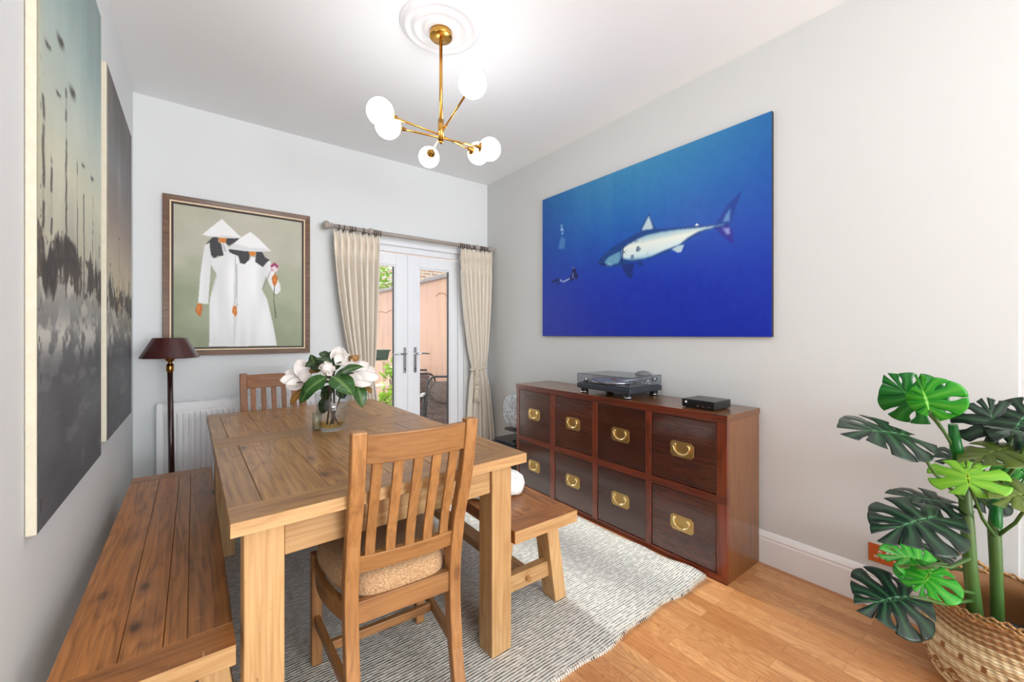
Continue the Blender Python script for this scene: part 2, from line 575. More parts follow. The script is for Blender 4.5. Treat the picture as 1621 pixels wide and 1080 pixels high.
def thing(name, label, cat, loc=(0, 0, 0), rz=0.0, group=None):
    o = bpy.data.objects.new(name, None)
    o.empty_display_size = 0.1
    COL.objects.link(o)
    o.location = loc
    o.rotation_euler = (0, 0, rz)
    return tag(o, label, cat, group)

def copy_tree(o, parent=None):
    c = o.copy()
    COL.objects.link(c)
    if parent:
        c.parent = parent
    for ch in list(o.children):
        copy_tree(ch, c)
    return c

def struct(name, mb, mat, parent=None, **kw):
    o = mb.build(name, mat, parent, **kw)
    o['kind'] = 'structure'
    return o

def ray(px, py):
    """direction (forward length 1) of a point of the photograph, used to read off positions"""
    u = (px - 810.5) / FPX
    return Vector((math.sin(YAW) + u * math.cos(YAW), math.cos(YAW) - u * math.sin(YAW), (530 - py) / FPX))
def at(px, py, t):
    return Vector((0, 0, EYE)) + ray(px, py) * t

# ================================================================ THE SETTING
XL, XR, YB, HC = -0.329, 2.423, 3.6, 2.786
YR = -6.0          # rear end of the room
DX0, DX1, DZ = 0.965, 2.142, 2.03    # door opening in the back wall

m = MB(); m.box(XL - 0.12, 3.3, YR - 0.12, YB + 0.16, -0.1, 0, 1)
struct('floor', m, M['floor'])
m = MB(); m.box(XL - 0.12, 3.3, YR - 0.12, YB + 0.16, HC, HC + 0.12)
struct('ceiling', m, M['ceiling'])
m = MB(); m.box(XL - 0.12, XL, YR, YB + 0.16, 0, HC)
struct('wall_left', m, M['wall'])
m = MB(); m.box(XR, XR + 0.12, 0.075, YB + 0.16, 0, HC); m.box(XR + 0.012, XR + 0.12, -1.4, 0.075, 0, HC); m.box(XR + 0.12, 3.3, -1.4, -1.28, 0, HC)
struct('wall_right', m, M['wall_warm'])
m = MB(); m.box(3.18, 3.3, YR, -1.4, 0, HC)
struct('wall_alcove', m, M['wall_warm'])
m = MB()
m.box(XL, DX0, YB, YB + 0.16, 0, HC)
m.box(DX1, XR, YB, YB + 0.16, 0, HC)
m.box(DX0, DX1, YB, YB + 0.16, DZ, HC)
struct('wall_back', m, M['wall'])
WX0, WX1, WZ0, WZ1 = -0.2, 2.9, 0.12, 2.5
m = MB()
m.box(XL - 0.12, WX0, YR - 0.12, YR, 0, HC); m.box(WX1, 3.3, YR - 0.12, YR, 0, HC)
m.box(WX0, WX1, YR - 0.12, YR, 0, WZ0); m.box(WX0, WX1, YR - 0.12, YR, WZ1, HC)
struct('wall_rear', m, M['wall'])
m = MB()
for x in (WX0, WX0 + 1.0, WX0 + 2.0, WX1 - 0.06):
    m.box(x, x + 0.06, YR - 0.09, YR - 0.03, WZ0, WZ1)
for z in (WZ0, WZ1 - 0.06):
    m.box(WX0, WX1, YR - 0.09, YR - 0.03, z, z + 0.06)
struct('window_1', m, M['white_gloss'], bevel=0.004)
# baseboards with a moulded top edge
def baseboard(name, p0, p1, n):
    p0, p1, n = Vector(p0), Vector(p1), Vector(n)
    prof = [(0, 0), (0.022, 0), (0.022, 0.125), (0.018, 0.135), (0.020, 0.142), (0.012, 0.158), (0.006, 0.166), (0, 0.168)]
    mb = MB()
    mb.strip([[p + n * a + Vector((0, 0, b)) for a, b in prof] for p in (p0, p1)])
    return struct(name, mb, M['white_gloss'])
baseboard('baseboard_right', (XR, -1.4, 0), (XR, YB, 0), (-1, 0, 0))
baseboard('baseboard_left', (XL, YR, 0), (XL, YB, 0), (1, 0, 0))
baseboard('baseboard_back', (XL + 0.02, YB, 0), (DX0, YB, 0), (0, -1, 0))
baseboard('baseboard_corner', (DX1, YB, 0), (XR - 0.02, YB, 0), (0, -1, 0))
# thin picture-rail block at the top of the right wall's end
m = MB(); m.box(XR - 0.035, XR, 0.08, 0.16, 2.66, HC)
m.box(XR - 0.02, XR, 0.16, 0.2, 2.72, HC)
struct('trim_2', m, M['plaster'], bevel=0.01)

# ceiling rose
RX, RY = 0.985, 1.885
m = MB()
m.lathe([(0.0005, 0.030), (0.075, 0.030), (0.085, 0.026), (0.09, 0.016), (0.105, 0.014), (0.118, 0.024), (0.13, 0.028), (0.14, 0.02), (0.148, 0.012),
         (0.16, 0.012), (0.168, 0.02), (0.178, 0.022), (0.186, 0.014), (0.192, 0.008), (0.2, 0.008), (0.206, 0.0), (0.206, -0.004)][::-1], 64, (RX, RY, HC), 'z')
for v_i, v in enumerate(m.v):
    m.v[v_i] = (v[0], v[1], 2 * HC - v[2])
ro = m.build('ceiling_rose', M['plaster'])
tag(ro, 'round white moulded plaster ceiling rose above the brass pendant light', 'ceiling rose')

# french doors -------------------------------------------------------------
YD = YB + 0.03
m = MB()
m.box(DX0, DX0 + 0.055, YD - 0.01, YD + 0.07, 0, DZ)
m.box(DX1 - 0.055, DX1, YD - 0.01, YD + 0.07, 0, DZ)
m.box(DX0 + 0.055, DX1 - 0.055, YD - 0.01, YD + 0.07, DZ - 0.06, DZ)
m.box(DX0 + 0.055, DX1 - 0.055, YD - 0.01, YD + 0.07, 0, 0.03)
m.box(DX0 - 0.012, DX1 + 0.012, YB - 0.012, YB, DZ - 0.008, DZ + 0.03)      # thin architrave head
struct('trim_1', m, M['upvc'], bevel=0.004)
XM = 1.553
def door_leaf(name, x0, x1, lever_dir, hx):
    mb = MB()
    st, z0, z1 = 0.083, 0.032, 1.955
    gz0, gz1 = 0.19, 1.853
    lo_st = 0.098 if lever_dir > 0 else st
    a, b = (x0 + 0.113, x1 - st) if lever_dir > 0 else (x0 + st, x1 - 0.113)
    mb.box(x0, a, YD, YD + 0.055, z0, z1)
    mb.box(b, x1, YD, YD + 0.055, z0, z1)
    mb.box(a, b, YD, YD + 0.055, z0, gz0)
    mb.box(a, b, YD, YD + 0.055, gz1, z1)
    # glazing beads
    w = 0.014
    mb.box(a, a + w, YD + 0.008, YD + 0.03, gz0, gz1); mb.box(b - w, b, YD + 0.008, YD + 0.03, gz0, gz1)
    mb.box(a + w, b - w, YD + 0.008, YD + 0.03, gz0, gz0 + w); mb.box(a + w, b - w, YD + 0.008, YD + 0.03, gz1 - w, gz1)
    d = struct(name, mb, M['upvc'], bevel=0.003)
    g = MB(); g.box(a + 0.002, b - 0.002, YD + 0.026, YD + 0.03, gz0, gz1)
    g.build('glass_pane', M['glass'], d)
    k = MB()
    k.box(b - w - 0.006, b - w, YD + 0.006, YD + 0.032, gz0 + w, gz1 - w)
    k.build('dark_gasket', M['black_matt'], d)
    h = MB()
    poly = [(hx - 0.014, 0.872), (hx - 0.009, 0.864), (hx + 0.009, 0.864), (hx + 0.014, 0.872), (hx + 0.014, 1.095), (hx + 0.009, 1.103), (hx - 0.009, 1.103), (hx - 0.014, 1.095)]
    h.prism(poly, 'y', YD - 0.012, YD)
    h.lathe([(0.011, -0.006), (0.011, 0.0)], 16, (hx, YD - 0.012, 1.043), 'y', True, True)
    hd = h.build('door_handle', M['chrome'], d, bevel=0.002)
    l = MB()
    l.tube([(hx, YD - 0.012, 1.043), (hx, YD - 0.045, 1.043), (hx + lever_dir * 0.012, YD - 0.056, 1.043), (hx + lever_dir * 0.06, YD - 0.058, 1.045), (hx + lever_dir * 0.125, YD - 0.054, 1.040)], [0.009, 0.009, 0.009, 0.008, 0.006], 10)
    l.build('lever', M['chrome'], hd)
    c = MB()
    c.lathe([(0.007, 0), (0.007, 0.004)], 14, (hx, YD - 0.0165, 0.905), 'y', True, True)
    c.box(hx - 0.002, hx + 0.002, YD - 0.017, YD - 0.0125, 0.884, 0.903)
    c.build('keyhole', M['black'], hd)
    return d
door_leaf('door_1', DX0 + 0.06, XM - 0.001, -1, 1.522)
door_leaf('door_2', XM + 0.001, DX1 - 0.06, 1, 1.624)

# ================================================================ OUTSIDE
m = MB(); m.box(-3, 7, YB + 0.16, 16, -0.2, -0.12)
struct('floor_patio', m, M['paving'])
bw = thing('boundary_wall', 'tall pink rendered garden wall seen through the glass doors', 'wall', (2.6, 4.0, -0.12))
m = MB(); m.box(0, 0.2, -0.23, 8, 0, 2.08)
m.build('rendered_wall', M['render_pink'], bw)
m = MB()
for k in range(10):
    m.box(-0.045, 0.25, -0.23 + k * 0.823, -0.23 + k * 0.823 + 0.815, 2.08, 2.135 + 0.01 * math.sin(k * 2))
m.build('coping', M['coping'], bw, bevel=0.012)
m = MB()
pts = [(-0.001, 1.15, 1.86), (-0.001, 1.02, 1.90), (-0.001, 0.88, 1.885), (-0.001, 0.72, 1.80), (-0.001, 0.62, 1.77)]
m.tube(pts, [0.002, 0.008, 0.007, 0.008, 0.003], 6)
pts = [(-0.001, 1.9 + k * 0.22, 1.74 + 0.02 * math.sin(k * 2.2)) for k in range(8)]
m.tube(pts, 0.007, 6)
m.build('crack', plain('wall_crack', (170, 122, 98), 0.9), bw)
bh = thing('brick_house', 'pale brick neighbouring house beyond the garden wall', 'house', (3.55, 9.2, -0.12))
m = MB(); m.box(0, 5, 0, 4, 0, 6)
m.build('brick_wall', M['brick'], bh)
m = MB(); m.strip([[(-0.2, -0.2, 6), (-0.2, 4.2, 6), (-0.2, 2.0, 7.5)], [(5.2, -0.2, 6), (5.2, 4.2, 6), (5.2, 2.0, 7.5)]])
m.build('roof', M['coping'], bh)
def leafy(name, c, rx, rz, n, size, mat, parent=None):
    mb = MB()
    rr = random.Random(3)
    for k in range(n):
        u, w, q = rr.uniform(-1, 1), rr.uniform(0, 2 * PI), rr.random() ** 0.4
        s_ = math.sqrt(1 - u * u)
        p = Vector((c[0] + rx * q * s_ * math.cos(w), c[1] + rx * q * s_ * math.sin(w), c[2] + rz * q * u))
        d = Vector((rr.uniform(-1, 1), rr.uniform(-1, 1), rr.uniform(-0.4, 1))).normalized()
        x, y, nn = frame(d, (rr.uniform(-1, 1), rr.uniform(-1, 1), 1))
        a = size * rr.uniform(0.6, 1.2)
        i = mb.verts([p, p + x * a * 0.5 + y * a * 0.28 + nn * a * 0.05, p + x * a, p + x * a * 0.5 - y * a * 0.28 + nn * a * 0.05])
        mb.face((i, i + 1, i + 2, i + 3))
    return mb.build(name, mat, parent)
tr = thing('garden_tree', 'small lime green tree rising behind the garden wall', 'tree', (3.0, 8.6, -0.12))
m = MB(); m.tube([(0, 0, 0), (0.03, 0, 1.2), (0, 0.05, 2.4)], [0.07, 0.05, 0.03], 8)
m.build('trunk', M['twig'], tr)
leafy('crown', (-0.1, 0, 2.45), 0.5, 0.6, 700, 0.12, M['foliage'], tr)
# plant shelf with pots
sh = thing('plant_stand', 'pale timber slatted plant stand beside the garden wall', 'plant stand', (1.82, 5.2, -0.12))
for dx in (-0.3, 0.12):
    for dy in (-0.12, 0.12):
        mb = MB(); mb.box(dx - 0.018, dx + 0.018, dy - 0.018, dy + 0.018, 0, 1.0)
        mb.build('leg', M['slab_wood'], sh)
for z in (0.35, 0.68, 1.0):
    mb = MB()
    for k in range(4):
        mb.box(-0.34, 0.16, -0.14 + k * 0.073, -0.08 + k * 0.073, z, z + 0.018)
    mb.build('shelf', M['slab_wood'], sh)
mb = MB()
mb.strip([[(-0.1, -0.07, 0), (0.09, -0.07, 0), (0.09, 0.07, 0), (-0.1, 0.07, 0)], [(-0.12, -0.085, 0.125), (0.11, -0.085, 0.125), (0.11, 0.085, 0.125), (-0.12, 0.085, 0.125)]])
mb.box(-0.13, 0.12, -0.092, 0.092, 0.11, 0.13)
pl = mb.build('planter_box', M['green_plastic'], loc=(1.84, 5.2, 0.8985), bevel=0.004)
tag(pl, 'small dark green plastic planter on top of the timber plant stand', 'planter')
def potted(name, label, loc, h, n, blobs):
    p = thing(name, label, 'potted plant', loc, 0)
    mb = MB(); mb.lathe([(0.001, 0), (0.085, 0), (0.11, 0.17), (0.12, 0.17), (0.12, 0.2), (0.10, 0.2), (0.095, 0.17), (0.001, 0.17)], 24)
    mb.build('pot', M['black_matt'], p)
    mb = MB()
    mb.tube([(0, 0, 0.17), (0.02, 0, h * 0.5), (-0.02, 0.01, h)], [0.018, 0.014, 0.01], 8)
    for bx, bz, br in blobs:
        mb.tube([(0, 0, max(0.18, bz - 0.2)), (bx, 0, bz)], 0.007, 6)
    mb.build('stem', M['twig'], p)
    mb2 = MB()
    rr = random.Random(int(h * 100))
    for bx, bz, br in blobs:
        for k in range(n):
            q = Vector((rr.gauss(0, 1), rr.gauss(0, 1), rr.gauss(0, 1))).normalized() * br * rr.random() ** 0.5
            pos = Vector((bx, 0, bz)) + q
            x, y, nn = frame(q + Vector((0, 0, 0.03)), (rr.uniform(-1, 1), rr.uniform(-1, 1), 1))
            a = rr.uniform(0.05, 0.09)
            i = mb2.verts([pos, pos + x * a * 0.55 + y * a * 0.3, pos + x * a, pos + x * a * 0.55 - y * a * 0.3])
            mb2.face((i, i + 1, i + 2, i + 3))
    mb2.build('leaves', M['foliage'], p)
    return p
potted('potted_shrub', 'taller leafy lime green shrub in a black pot outside the left glass door', (1.763, 4.5, -0.12), 0.9, 46, [(0.02, 0.98, 0.10), (-0.05, 0.84, 0.08), (0.09, 0.9, 0.07), (0.04, 0.7, 0.06)])
potted('potted_plant', 'low bushy lime green plant in a black pot beside the taller shrub', (1.50, 4.2, -0.12), 0.55, 46, [(-0.03, 0.62, 0.09), (0.07, 0.52, 0.09), (-0.08, 0.45, 0.08), (0.08, 0.68, 0.05)])

# folding recliners -----------------------------------------------------------
def recliner():
    r = thing('folding_recliner', 'folded recliner', 'recliner')
    T = Matrix.Rotation(R(-14), 4, 'X')
    def P(x, y, z): return T @ Vector((x, y, z))
    w, hh = 0.24, 0.84
    mb = MB()
    arch = [P(-w, 0, 0.02)] + [P(-w, 0, hh - 0.09)] + [P(-w + 0.09 * (1 - math.cos(a)), 0, hh - 0.09 + 0.09 * math.sin(a)) for a in (0.5, 1.0, 1.57)] \
        + [P(w - 0.09 * (1 - math.cos(a)), 0, hh - 0.09 + 0.09 * math.sin(a)) for a in (1.57, 1.0, 0.5)] + [P(w, 0, hh - 0.09), P(w, 0, 0.02)]
    mb.tube(arch, 0.013, 8)
    mb.tube([P(-w - 0.03, -0.03, 0.03), P(-w - 0.02, -0.05, 0.62)], 0.012, 8)
    mb.tube([P(w + 0.03, -0.03, 0.03), P(w + 0.02, -0.05, 0.62)], 0.012, 8)
    mb.tube([P(-w, 0, 0.1), P(w, 0, 0.1)], 0.011, 8)
    mb.build('frame', M['dark_frame'], r)
    mb = MB()
    loops = []
    for k in range(33):
        z = 0.12 + k * (hh - 0.18) / 32
        d = 0.006 * math.sin(k * 1.6)
        loops.append([P(-w + 0.03, -0.006 + d, z), P(w - 0.03, -0.006 + d, z), P(w - 0.03, 0.006 + d, z), P(-w + 0.03, 0.006 + d, z)])
    mb.strip(loops)
    mb.build('sling', M['textilene'], r)
    for s_ in (-1, 1):
        mb = MB()
        pts = []
        for k in range(30):
            z = 0.13 + k * 0.021
            pts.append(P(s_ * (w - (0.0 if k % 2 else 0.035)), -0.006, z))
        mb.tube(pts, 0.0035, 5)
        mb.build('lacing', M['grey_plastic'], r)
    mb = MB()
    mb.sphere((0, 0, 0), 1, 24, 12)
    for i, v in enumerate(mb.v):
        x, y, z = v
        q = (abs(x) ** 2.6) * (1 if x > 0 else -1)
        mb.v[i] = tuple(P(x * 0.19, -0.045 + y * 0.04, hh - 0.19 + z * 0.13))
    mb.build('pillow', M['textilene'], r)
    for s_ in (-1, 1):
        mb = MB()
        mb.leg(P(s_ * (w + 0.035), -0.06, 0.60), P(s_ * (w + 0.035), -0.07, 0.63), 0.045, 0.16)
        mb.build('armrest', M['grey_plastic'], r, bevel=0.008)
    return r
rc = recliner()
rc['label'] = 'folded brown recliner leaning upright, nearest the right glass door'
rc['group'] = 'folded garden recliners'
rc.location = (2.27, 4.25, -0.10); rc.rotation_euler = (0, 0, R(-38))
r2 = copy_tree(rc)
r2['label'] = 'folded brown recliner behind the nearer one, left in the right glass door'
r2.location = (2.16, 4.78, -0.10); r2.rotation_euler = (0, 0, R(-22))
r3 = copy_tree(rc)
r3['label'] = 'hindmost folded recliner, only its top bar showing at the right of the glass'
r3.location = (2.42, 5.3, -0.10); r3.rotation_euler = (0, 0, R(-40))

# ================================================================ TABLE
def shear(o, ang):
    """the table is slightly out of square: its long sides lean by ang"""
    for ch in [o] + list(o.children_recursive):
        if ch.type == 'MESH':
            for v in ch.data.vertices:
                v.co.x += v.co.y * math.tan(ang)
tb = thing('dining_table', 'large rustic pine dining table with planked brown top and square legs', 'table', (0.062, 1.180, 0.012), R(1.9))
TL, TW, TH, TT = 1.68, 0.934, 0.758, 0.036
m = MB()
g = 0.0012
def planks(mb, x0, x1, y0, y1, z0, z1, cuts, grain=1):
    xs = [x0] + [x0 + (x1 - x0) * c for c in cuts] + [x1]
    for a, b in zip(xs[:-1], xs[1:]):
        mb.box(a + g / 2, b - g / 2, y0, y1, z0, z1, grain)
z0, z1 = TH - TT, TH
m.box(0, TW, 0, 0.115, z0, z1, 0, 0.55)
planks(m, 0, TW, 0.1162, 0.82, z0, z1, (0.085, 0.27, 0.47, 0.63, 0.80, 0.92))
m.box(0, TW, 0.8212, 0.995, z0, z1, 0, 0.5)
planks(m, 0, TW, 0.9962, 1.565, z0, z1, (0.06, 0.20, 0.40, 0.60, 0.78, 0.93))
m.box(0, TW, 1.5662, TL, z0, z1, 0, 0.6)
# lighter end faces: second material puts the light on them into the colour
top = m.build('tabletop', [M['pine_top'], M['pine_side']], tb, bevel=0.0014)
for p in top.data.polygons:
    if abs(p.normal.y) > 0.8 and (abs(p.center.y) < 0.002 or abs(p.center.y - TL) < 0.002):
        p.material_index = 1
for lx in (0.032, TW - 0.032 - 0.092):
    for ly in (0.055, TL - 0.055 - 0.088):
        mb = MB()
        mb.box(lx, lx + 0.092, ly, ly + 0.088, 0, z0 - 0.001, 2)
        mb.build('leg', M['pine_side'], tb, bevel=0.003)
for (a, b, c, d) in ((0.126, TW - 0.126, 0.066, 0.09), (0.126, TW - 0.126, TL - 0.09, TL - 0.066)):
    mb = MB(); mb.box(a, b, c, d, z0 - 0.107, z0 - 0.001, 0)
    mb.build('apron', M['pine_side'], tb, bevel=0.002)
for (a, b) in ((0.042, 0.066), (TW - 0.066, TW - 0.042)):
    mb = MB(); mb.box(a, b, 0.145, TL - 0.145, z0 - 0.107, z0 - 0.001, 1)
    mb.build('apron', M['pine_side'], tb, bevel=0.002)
shear(tb, R(1.25))

# ================================================================ BENCHES
def bench(L=1.73, Wd=0.338):
    b = thing('bench', 'bench', 'bench')
    H0, H1 = 0.398, 0.448
    mb = MB()
    mb.box(-Wd / 2, Wd / 2, 0, 0.10, H0, H1, 0, 0.3)
    planks(mb, -Wd / 2, Wd / 2, 0.1012, L - 0.1012, H0, H1, (0.34, 0.58, 0.72), 1)
    mb.box(-Wd / 2, Wd / 2, L - 0.10, L, H0, H1, 0, 0.5)
    seat = mb.build('seat', [M['pine_bench'], M['pine_side']], b, bevel=0.0016)  # second material gives the seat ends their lit tone as colour
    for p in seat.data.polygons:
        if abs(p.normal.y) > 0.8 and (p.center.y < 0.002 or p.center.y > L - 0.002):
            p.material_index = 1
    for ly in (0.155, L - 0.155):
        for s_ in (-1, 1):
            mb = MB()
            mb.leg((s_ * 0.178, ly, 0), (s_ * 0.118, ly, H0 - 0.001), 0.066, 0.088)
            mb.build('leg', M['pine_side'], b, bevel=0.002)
        sgn = -1 if ly < L / 2 else 1
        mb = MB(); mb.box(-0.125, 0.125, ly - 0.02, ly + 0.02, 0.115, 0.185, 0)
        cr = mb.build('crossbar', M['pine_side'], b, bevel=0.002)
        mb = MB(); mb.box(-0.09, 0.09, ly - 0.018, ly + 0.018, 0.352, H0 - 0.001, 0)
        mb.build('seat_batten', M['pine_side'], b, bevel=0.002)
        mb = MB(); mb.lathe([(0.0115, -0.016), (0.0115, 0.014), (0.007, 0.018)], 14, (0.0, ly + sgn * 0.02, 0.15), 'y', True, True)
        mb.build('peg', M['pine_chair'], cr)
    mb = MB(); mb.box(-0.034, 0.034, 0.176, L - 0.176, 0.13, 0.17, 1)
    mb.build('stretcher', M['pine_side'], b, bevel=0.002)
    return b
bl = bench()
bl['label'] = 'long brown pine bench pushed against the left wall under the canvases'
bl['group'] = 'dining benches'
bl.location = (-0.093, 1.212, 0.012); bl.rotation_euler = (0, 0, R(0.3))
bl2 = copy_tree(bl)
bl2['label'] = 'pine bench with splayed legs between the table and the drawer chest'
bl2.location = (1.14, 1.250, 0.012); bl2.rotation_euler = (0, 0, R(-0.6))

# ================================================================ CHAIRS
def post_y(z):
    # side profile of the rear posts (kicks back at the foot, straight at the seat, leans back above)
    pts = [(0, -0.272), (0.12, -0.235), (0.28, -0.205), (0.44, -0.20), (0.58, -0.225), (0.75, -0.286), (0.96, -0.325)]
    for (z0_, y0_), (z1_, y1_) in zip(pts[:-1], pts[1:]):
        if z <= z1_:
            return y0_ + (y1_ - y0_) * (z - z0_) / (z1_ - z0_)
    return pts[-1][1]
def sm_y(z):
    return sum(post_y(min(0.96, max(0, z + d))) for d in (-0.06, -0.03, 0, 0.03, 0.06)) / 5
def chair(pine):
    c = thing('dining_chair', 'chair', 'chair')
    PX, pw = 0.170, 0.040
    for s_ in (-1, 1):
        mb = MB()
        loops = []
        N = 22
        for k in range(N + 1):
            z = 0.945 * k / N
            y = sm_y(z)
            dp = 0.046 if 0.2 < z < 0.6 else 0.036
            xc = s_ * (PX - 0.008 * (1 - z / 0.945))
            loops.append([(xc - pw / 2, y - dp / 2, z), (xc + pw / 2, y - dp / 2, z), (xc + pw / 2, y + dp / 2, z), (xc - pw / 2, y + dp / 2, z)])
        gcs = []
        for l in loops:
            for p in l:
                gcs.append((p[2], p[0], p[1]))
        mb.strip(loops, gcs=gcs)
        mb.build('rear_post', M[pine], c, bevel=0.004)
        mb = MB()
        mb.leg((s_ * 0.198, 0.19, 0), (s_ * 0.198, 0.19, 0.405), 0.036, 0.038)
        mb.build('front_leg', M[pine], c, bevel=0.004)
    def rail(name, z0, z1, bow, thick, y_off=0.0, x=PX - pw / 2):
        mb = MB()
        loops = []
        N = 10
        for k in range(N + 1):
            u = -1 + 2 * k / N
            yb = -bow * (1 - u * u)
            ya, yc = sm_y(z0) + y_off + yb, sm_y(z1) + y_off + yb
            loops.append([(u * x, ya - thick / 2, z0), (u * x, ya + thick / 2, z0), (u * x, yc + thick / 2, z1), (u * x, yc - thick / 2, z1)])
        gcs = [(p[0], p[1], p[2]) for l in loops for p in l]
        mb.strip(loops, gcs=gcs)
        return mb.build(name, M[pine], c, bevel=0.003)
    rail('top_rail', 0.85, 0.935, 0.018, 0.024)
    rail('lower_back_rail', 0.508, 0.562, 0.012, 0.024)
    for k in range(5):
        u = (k - 2) / 2.0 * 0.78
        x = u * (PX - pw / 2)
        mb = MB()
        loops = []
        for q in range(9):
            z = 0.56 + (0.864 - 0.56) * q / 8
            y = sm_y(z) - 0.016 * (1 - u * u) + 0.008 * math.sin(PI * q / 8)
            loops.append([(x - 0.0145, y - 0.006, z), (x + 0.0145, y - 0.006, z), (x + 0.0145, y + 0.006, z), (x - 0.0145, y + 0.006, z)])
        mb.strip(loops, gcs=[(p[2], p[0], p[1]) for l in loops for p in l])
        mb.build('back_slat', M[pine], c, bevel=0.002)
    # seat frame
    mb = MB(); mb.box(-PX + pw / 2, PX - pw / 2, -0.215, -0.192, 0.352, 0.418, 0)
    mb.build('rear_seat_rail', M[pine], c, bevel=0.002)
    mb = MB(); mb.box(-0.18, 0.18, 0.182, 0.204, 0.352, 0.405, 0)
    mb.build('front_seat_rail', M[pine], c, bevel=0.002)
    for s_ in (-1, 1):
        mb = MB()
        lo, hi = [], []
        N = 8
        outer = []
        for k in range(N + 1):
            u = k / N
            y = -0.18 + 0.352 * u
            x = s_ * (0.165 + 0.027 * u + 0.028 * math.sin(PI * u))
            outer.append((x, y))
        loops = [[(x - 0.011, y, 0.348), (x + 0.011, y, 0.348), (x + 0.011, y, 0.405), (x - 0.011, y, 0.405)] for x, y in outer]
        mb.strip(loops, gcs=[(p[1], p[0], p[2]) for l in loops for p in l])
        mb.build('side_seat_rail', M[pine], c, bevel=0.002)
        mb = MB()
        a = Vector((s_ * 0.198, 0.172, 0.165)); b = Vector((s_ * 0.172, -0.19, 0.165))
        mb.hexa([a + Vector((-0.009, 0, -0.018)), a + Vector((0.009, 0, -0.018)), b + Vector((0.009, 0, -0.018)), b + Vector((-0.009, 0, -0.018))],
                [a + Vector((-0.009, 0, 0.018)), a + Vector((0.009, 0, 0.018)), b + Vector((0.009, 0, 0.018)), b + Vector((-0.009, 0, 0.018))], 1)
        mb.build('side_stretcher', M[pine], c, bevel=0.002)
    mb = MB(); mb.box(-0.176, 0.176, 0.005, 0.025, 0.15, 0.18, 0)
    mb.build('cross_stretcher', M[pine], c, bevel=0.002)
    # padded seat: rounded outline grid
    mb = MB()
    N = 44
    rings = []
    def outline(a, k):
        # superellipse, wider to the front
        ca, sa = math.cos(a), math.sin(a)
        e = 0.42
        x = abs(ca) ** e * (1 if ca > 0 else -1)
        y = abs(sa) ** e * (1 if sa > 0 else -1)
        wx = 0.192 + 0.024 * (y * 0.5 + 0.5)
        if y < -0.2: wx -= 0.036 * min(1, (-y - 0.2) / 0.5) if abs(x) > 0.5 else 0
        return (x * wx * k, -0.004 + y * 0.204 * k)
    for k, z in ((0.90, 0.404), (0.985, 0.409), (1.0, 0.428), (0.985, 0.455), (0.95, 0.474), (0.85, 0.487), (0.6, 0.494), (0.3, 0.497), (0.02, 0.498)):
        rings.append([(*outline(2 * PI * (q + 0.5) / N, k), z) for q in range(N)])
    mb.strip(rings, True, True)
    mb.build('seat_cushion', M['burlap'], c)
    return c
ch = chair('pine_chair')
tag(ch, 'honey pine slat-back dining chair in the foreground, seen from behind, oatmeal seat pad', 'chair', 'slat-back dining chairs')
ch.location = (0.535, 1.444, 0.012); ch.rotation_euler = (0, 0, R(-3.5))
c2 = chair('pine_chair_far')
tag(c2, 'darker wooden slat-back dining chair at the far end of the table by the radiator', 'chair', 'slat-back dining chairs')
c2.location = (0.405, 2.83, 0.012); c2.rotation_euler = (0, 0, R(180))
c2.scale = (1, 1, 1.012)

# ================================================================ RUG
m = MB()
NX, NY = 120, 90
x0, x1, y0, y1 = -0.29, 2.018, 1.045, 3.17
def rugpt(i, j, top):
    u, v = i / NX, j / NY
    x = x0 + (x1 - x0) * u
    edge = 0.010 * math.sin(x * 9) + 0.006 * math.sin(x * 23 + 1) + 0.012 * u
    y = y0 + (y1 - y0) * v + edge * max(0, 1 - v * 3)
    z = 0.010 + 0.0012 * math.sin(x * 17 + y * 9)
    if u > 0.90 and v < 0.25:
        z += 0.022 * ((u - 0.90) / 0.10) ** 2 * (1 - v / 0.25) * (0.5 + 0.5 * math.sin(v * 40))
    return (x, y, z if top else 0.0005)
tp = [rugpt(i, j, True) for j in range(NY + 1) for i in range(NX + 1)]
i0 = m.verts(tp)
for j in range(NY):
    for i in range(NX):
        a = i0 + j * (NX + 1) + i
        m.face((a, a + 1, a + NX + 2, a + NX + 1), True)
per = [(i, 0) for i in range(NX)] + [(NX, j) for j in range(NY)] + [(i, NY) for i in range(NX, 0, -1)] + [(0, j) for j in range(NY, 0, -1)]
b0 = m.verts([rugpt(i, j, False) for i, j in per])
for k in range(len(per)):
    k2 = (k + 1) % len(per)
    ia = i0 + per[k][1] * (NX + 1) + per[k][0]
    ib = i0 + per[k2][1] * (NX + 1) + per[k2][0]
    m.face((ia, b0 + k, b0 + k2, ib))
rg = m.build('rug', M['rug'])
tag(rg, 'pale grey and charcoal ribbed woven rug under the dining table', 'rug')
m = MB()
for k in range(190):
    x = x0 + 0.005 + (x1 - x0 - 0.01) * k / 189
    i = int((x - x0) / (x1 - x0) * NX)
    p = rugpt(i, 0, True)
    m.tube([(x, p[1] + 0.010, p[2] + 0.0015), (x, p[1] - 0.003, p[2] + 0.0015), (x + 0.001, p[1] - 0.008, 0.004)], 0.0022, 4)
m.build('stitched_edge', M['rope'], rg)

